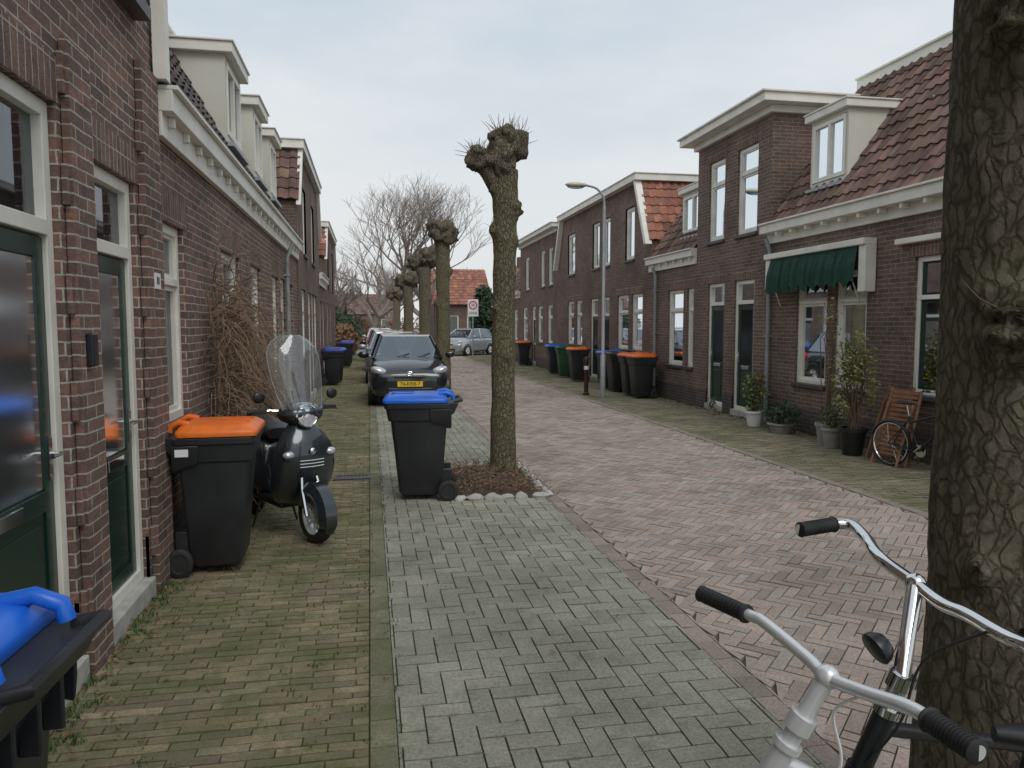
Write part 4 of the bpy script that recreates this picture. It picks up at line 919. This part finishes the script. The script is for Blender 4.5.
m=MB(); m.lathe([(.15,-.002),(.15,.004),(.2,.004),(.2,-.002)],Matrix.Translation((0,-.055,2.62))@Matrix.Rotation(math.pi/2,4,'X'),28); m.obj("red_ring",REDS,sp,world=False)
text_mesh("30",.2,"sign_text",BLACKP,sp,Matrix.Translation((0,-.056,2.62))@Matrix.Rotation(math.pi/2,4,'X'))
text_mesh("ZONE",.14,"sign_text",BLACKP,sp,Matrix.Translation((0,-.056,2.25))@Matrix.Rotation(math.pi/2,4,'X'))
# ---------------------------------------------------------------- pots and plants
def potplant(x,y,r,h,label,leafm,lr,n,s,potm=POT,stems=8,flower=None,lz=None):
    t=thing("potted_plant",(x,y,0),label,"potted plant","potted plants along the facade"); m=MB()
    m.lathe([(0,0),(r*.7,0),(r*.95,h*.85),(r*1.08,h*.86),(r*1.08,h),(r*.95,h),(r*.9,h*.9),(0,h*.9)],Matrix.Translation((x,y,0)),20); m.obj("pot",potm,t,smooth=True)
    z=lz or h+lr[2]*.8; q=MB(); leafcloud(q,(x,y,z),lr,n,s); q.obj("foliage",leafm,t)
    k=MB()
    for i in range(stems): k.tube([(x+U(-.4,.4)*r,y+U(-.4,.4)*r,h*.85),(x+U(-.5,.5)*lr[0],y+U(-.5,.5)*lr[1],z),(x+U(-.9,.9)*lr[0],y+U(-.9,.9)*lr[1],z+lr[2]*U(.4,1))],[.008,.006,.003],5)
    k.obj("stem",TWIG,t)
    if flower:
        fl=MB(); leafcloud(fl,(x,y,z),(lr[0]*1.05,lr[1]*1.05,lr[2]),60,.03); fl.obj("flower",flower,t)
    return t
random.seed(55)
LEAFY=mat("leaf_yellow_green",(.19,.2,.055),.7,var=.4,scale=9)
YF=mat("yellow_flower",(.6,.4,.03),.6)
potplant(6.35,11.6,.15,.26,"shrub with yellow flowers in white pot",LEAFM,(.2,.22,.4),500,.035,WHT,flower=YF)
potplant(6.35,10.75,.2,.16,"low spreading evergreen plant in shallow planter",LEAFD,(.22,.5,.2),700,.035)
potplant(6.3,9.35,.14,.28,"small plant in grey pot",LEAFM,(.15,.2,.2),200,.03)
potplant(6.2,8.75,.17,.36,"tall bamboo like plant in dark pot",LEAFY,(.28,.32,.66),1500,.03,BLACKP,stems=26,lz=1.0)
potplant(6.4,9.65,.14,.3,"tall thin climbing plant in clay pot",LEAFY,(.12,.3,.6),220,.03,POT,stems=7,lz=1.5)
potplant(6.4,13.3,.09,.12,"small plant in low pot",LEAFM,(.1,.1,.12),80,.02)
def chair(x,y,label,tilt):
    c=thing("folded_wooden_chair",(x,y,0),label,"chair","folded garden chairs against wall"); 
    f=lambda u,z:(z*tilt,u,z)
    m=MB() 
    for u in (-.22,.22): m.tube([f(u,0),f(u,.93)],.018,6)
    m.obj("frame",WOOD,c,world=False)
    s=MB()
    for i in range(9):
        z=.42+i*.055; s.box(z*tilt-.012,z*tilt+.006,-.2,.2,z,z+.038)
    s.obj("backrest",WOOD,c,world=False)
    s=MB()
    for u in (-.19,.19): s.tube([(-.1,u,0),(.14,u,.75)],.016,6)
    for i in range(7):
        z=.12+i*.05; s.box(z*tilt-.075,z*tilt-.055,-.19,.19,z,z+.035)
    s.obj("seat",WOOD,c,world=False); return c
ch=chair(6.35,8.35,"folded brown slatted wooden chair leaning on wall",.25)
dup(ch,(6.22,8.05,0),math.radians(8),"folded brown slatted wooden chair leaning on wall")
# ---------------------------------------------------------------- camera, world, light
cam=bpy.data.cameras.new("camera"); cam.sensor_width=36; cam.lens=750/1024*36; cam.clip_end=1000; cam.clip_start=.05
co=bpy.data.objects.new("camera",cam); COL.objects.link(co); co.location=(0,0,1.7); co.rotation_euler=(math.radians(90-4.5),0,math.radians(-10.7)); S.camera=co
W=bpy.data.worlds.new("World"); S.world=W; W.use_nodes=True; nt=W.node_tree; bg=nt.nodes["Background"]
sk=nt.nodes.new("ShaderNodeTexSky"); sk.sky_type='NISHITA'; sk.sun_disc=False; sk.sun_elevation=math.radians(50); sk.sun_rotation=math.radians(200); sk.dust_density=4
tc=nt.nodes.new("ShaderNodeTexCoord").outputs['Generated']
mp=nt.nodes.new("ShaderNodeMapping"); mp.inputs['Scale'].default_value=(1,1,3.2); nt.links.new(tc,mp.inputs[0])
n1=noi(nt,mp.outputs[0],1.7,7,.55)
cl=ramp(nt,n1,.36,.66,(4.7,5.6,6.4),(6.9,7.2,7.4))
sx=nt.nodes.new("ShaderNodeSeparateXYZ"); nt.links.new(tc,sx.inputs[0])
hz=ramp(nt,sx.outputs['Z'],.0,.35,(1,1,1),(0,0,0))
cl=mixc(nt,hz,cl,(7.2,7.25,7.2))
fin=mixc(nt,.9,sk.outputs[0],cl)
nt.links.new(fin,bg.inputs[0]); bg.inputs[1].default_value=.118
sn=bpy.data.lights.new("sun",'SUN'); sn.energy=1.15; sn.angle=math.radians(30); sn.color=(1,.98,.94); so=bpy.data.objects.new("sun",sn); COL.objects.link(so); so.rotation_euler=(math.radians(40),0,math.radians(20))
S.view_settings.view_transform='Standard'; S.view_settings.look='None'; S.view_settings.exposure=0
for o in bpy.data.objects:
    if "o" in o: del o["o"]
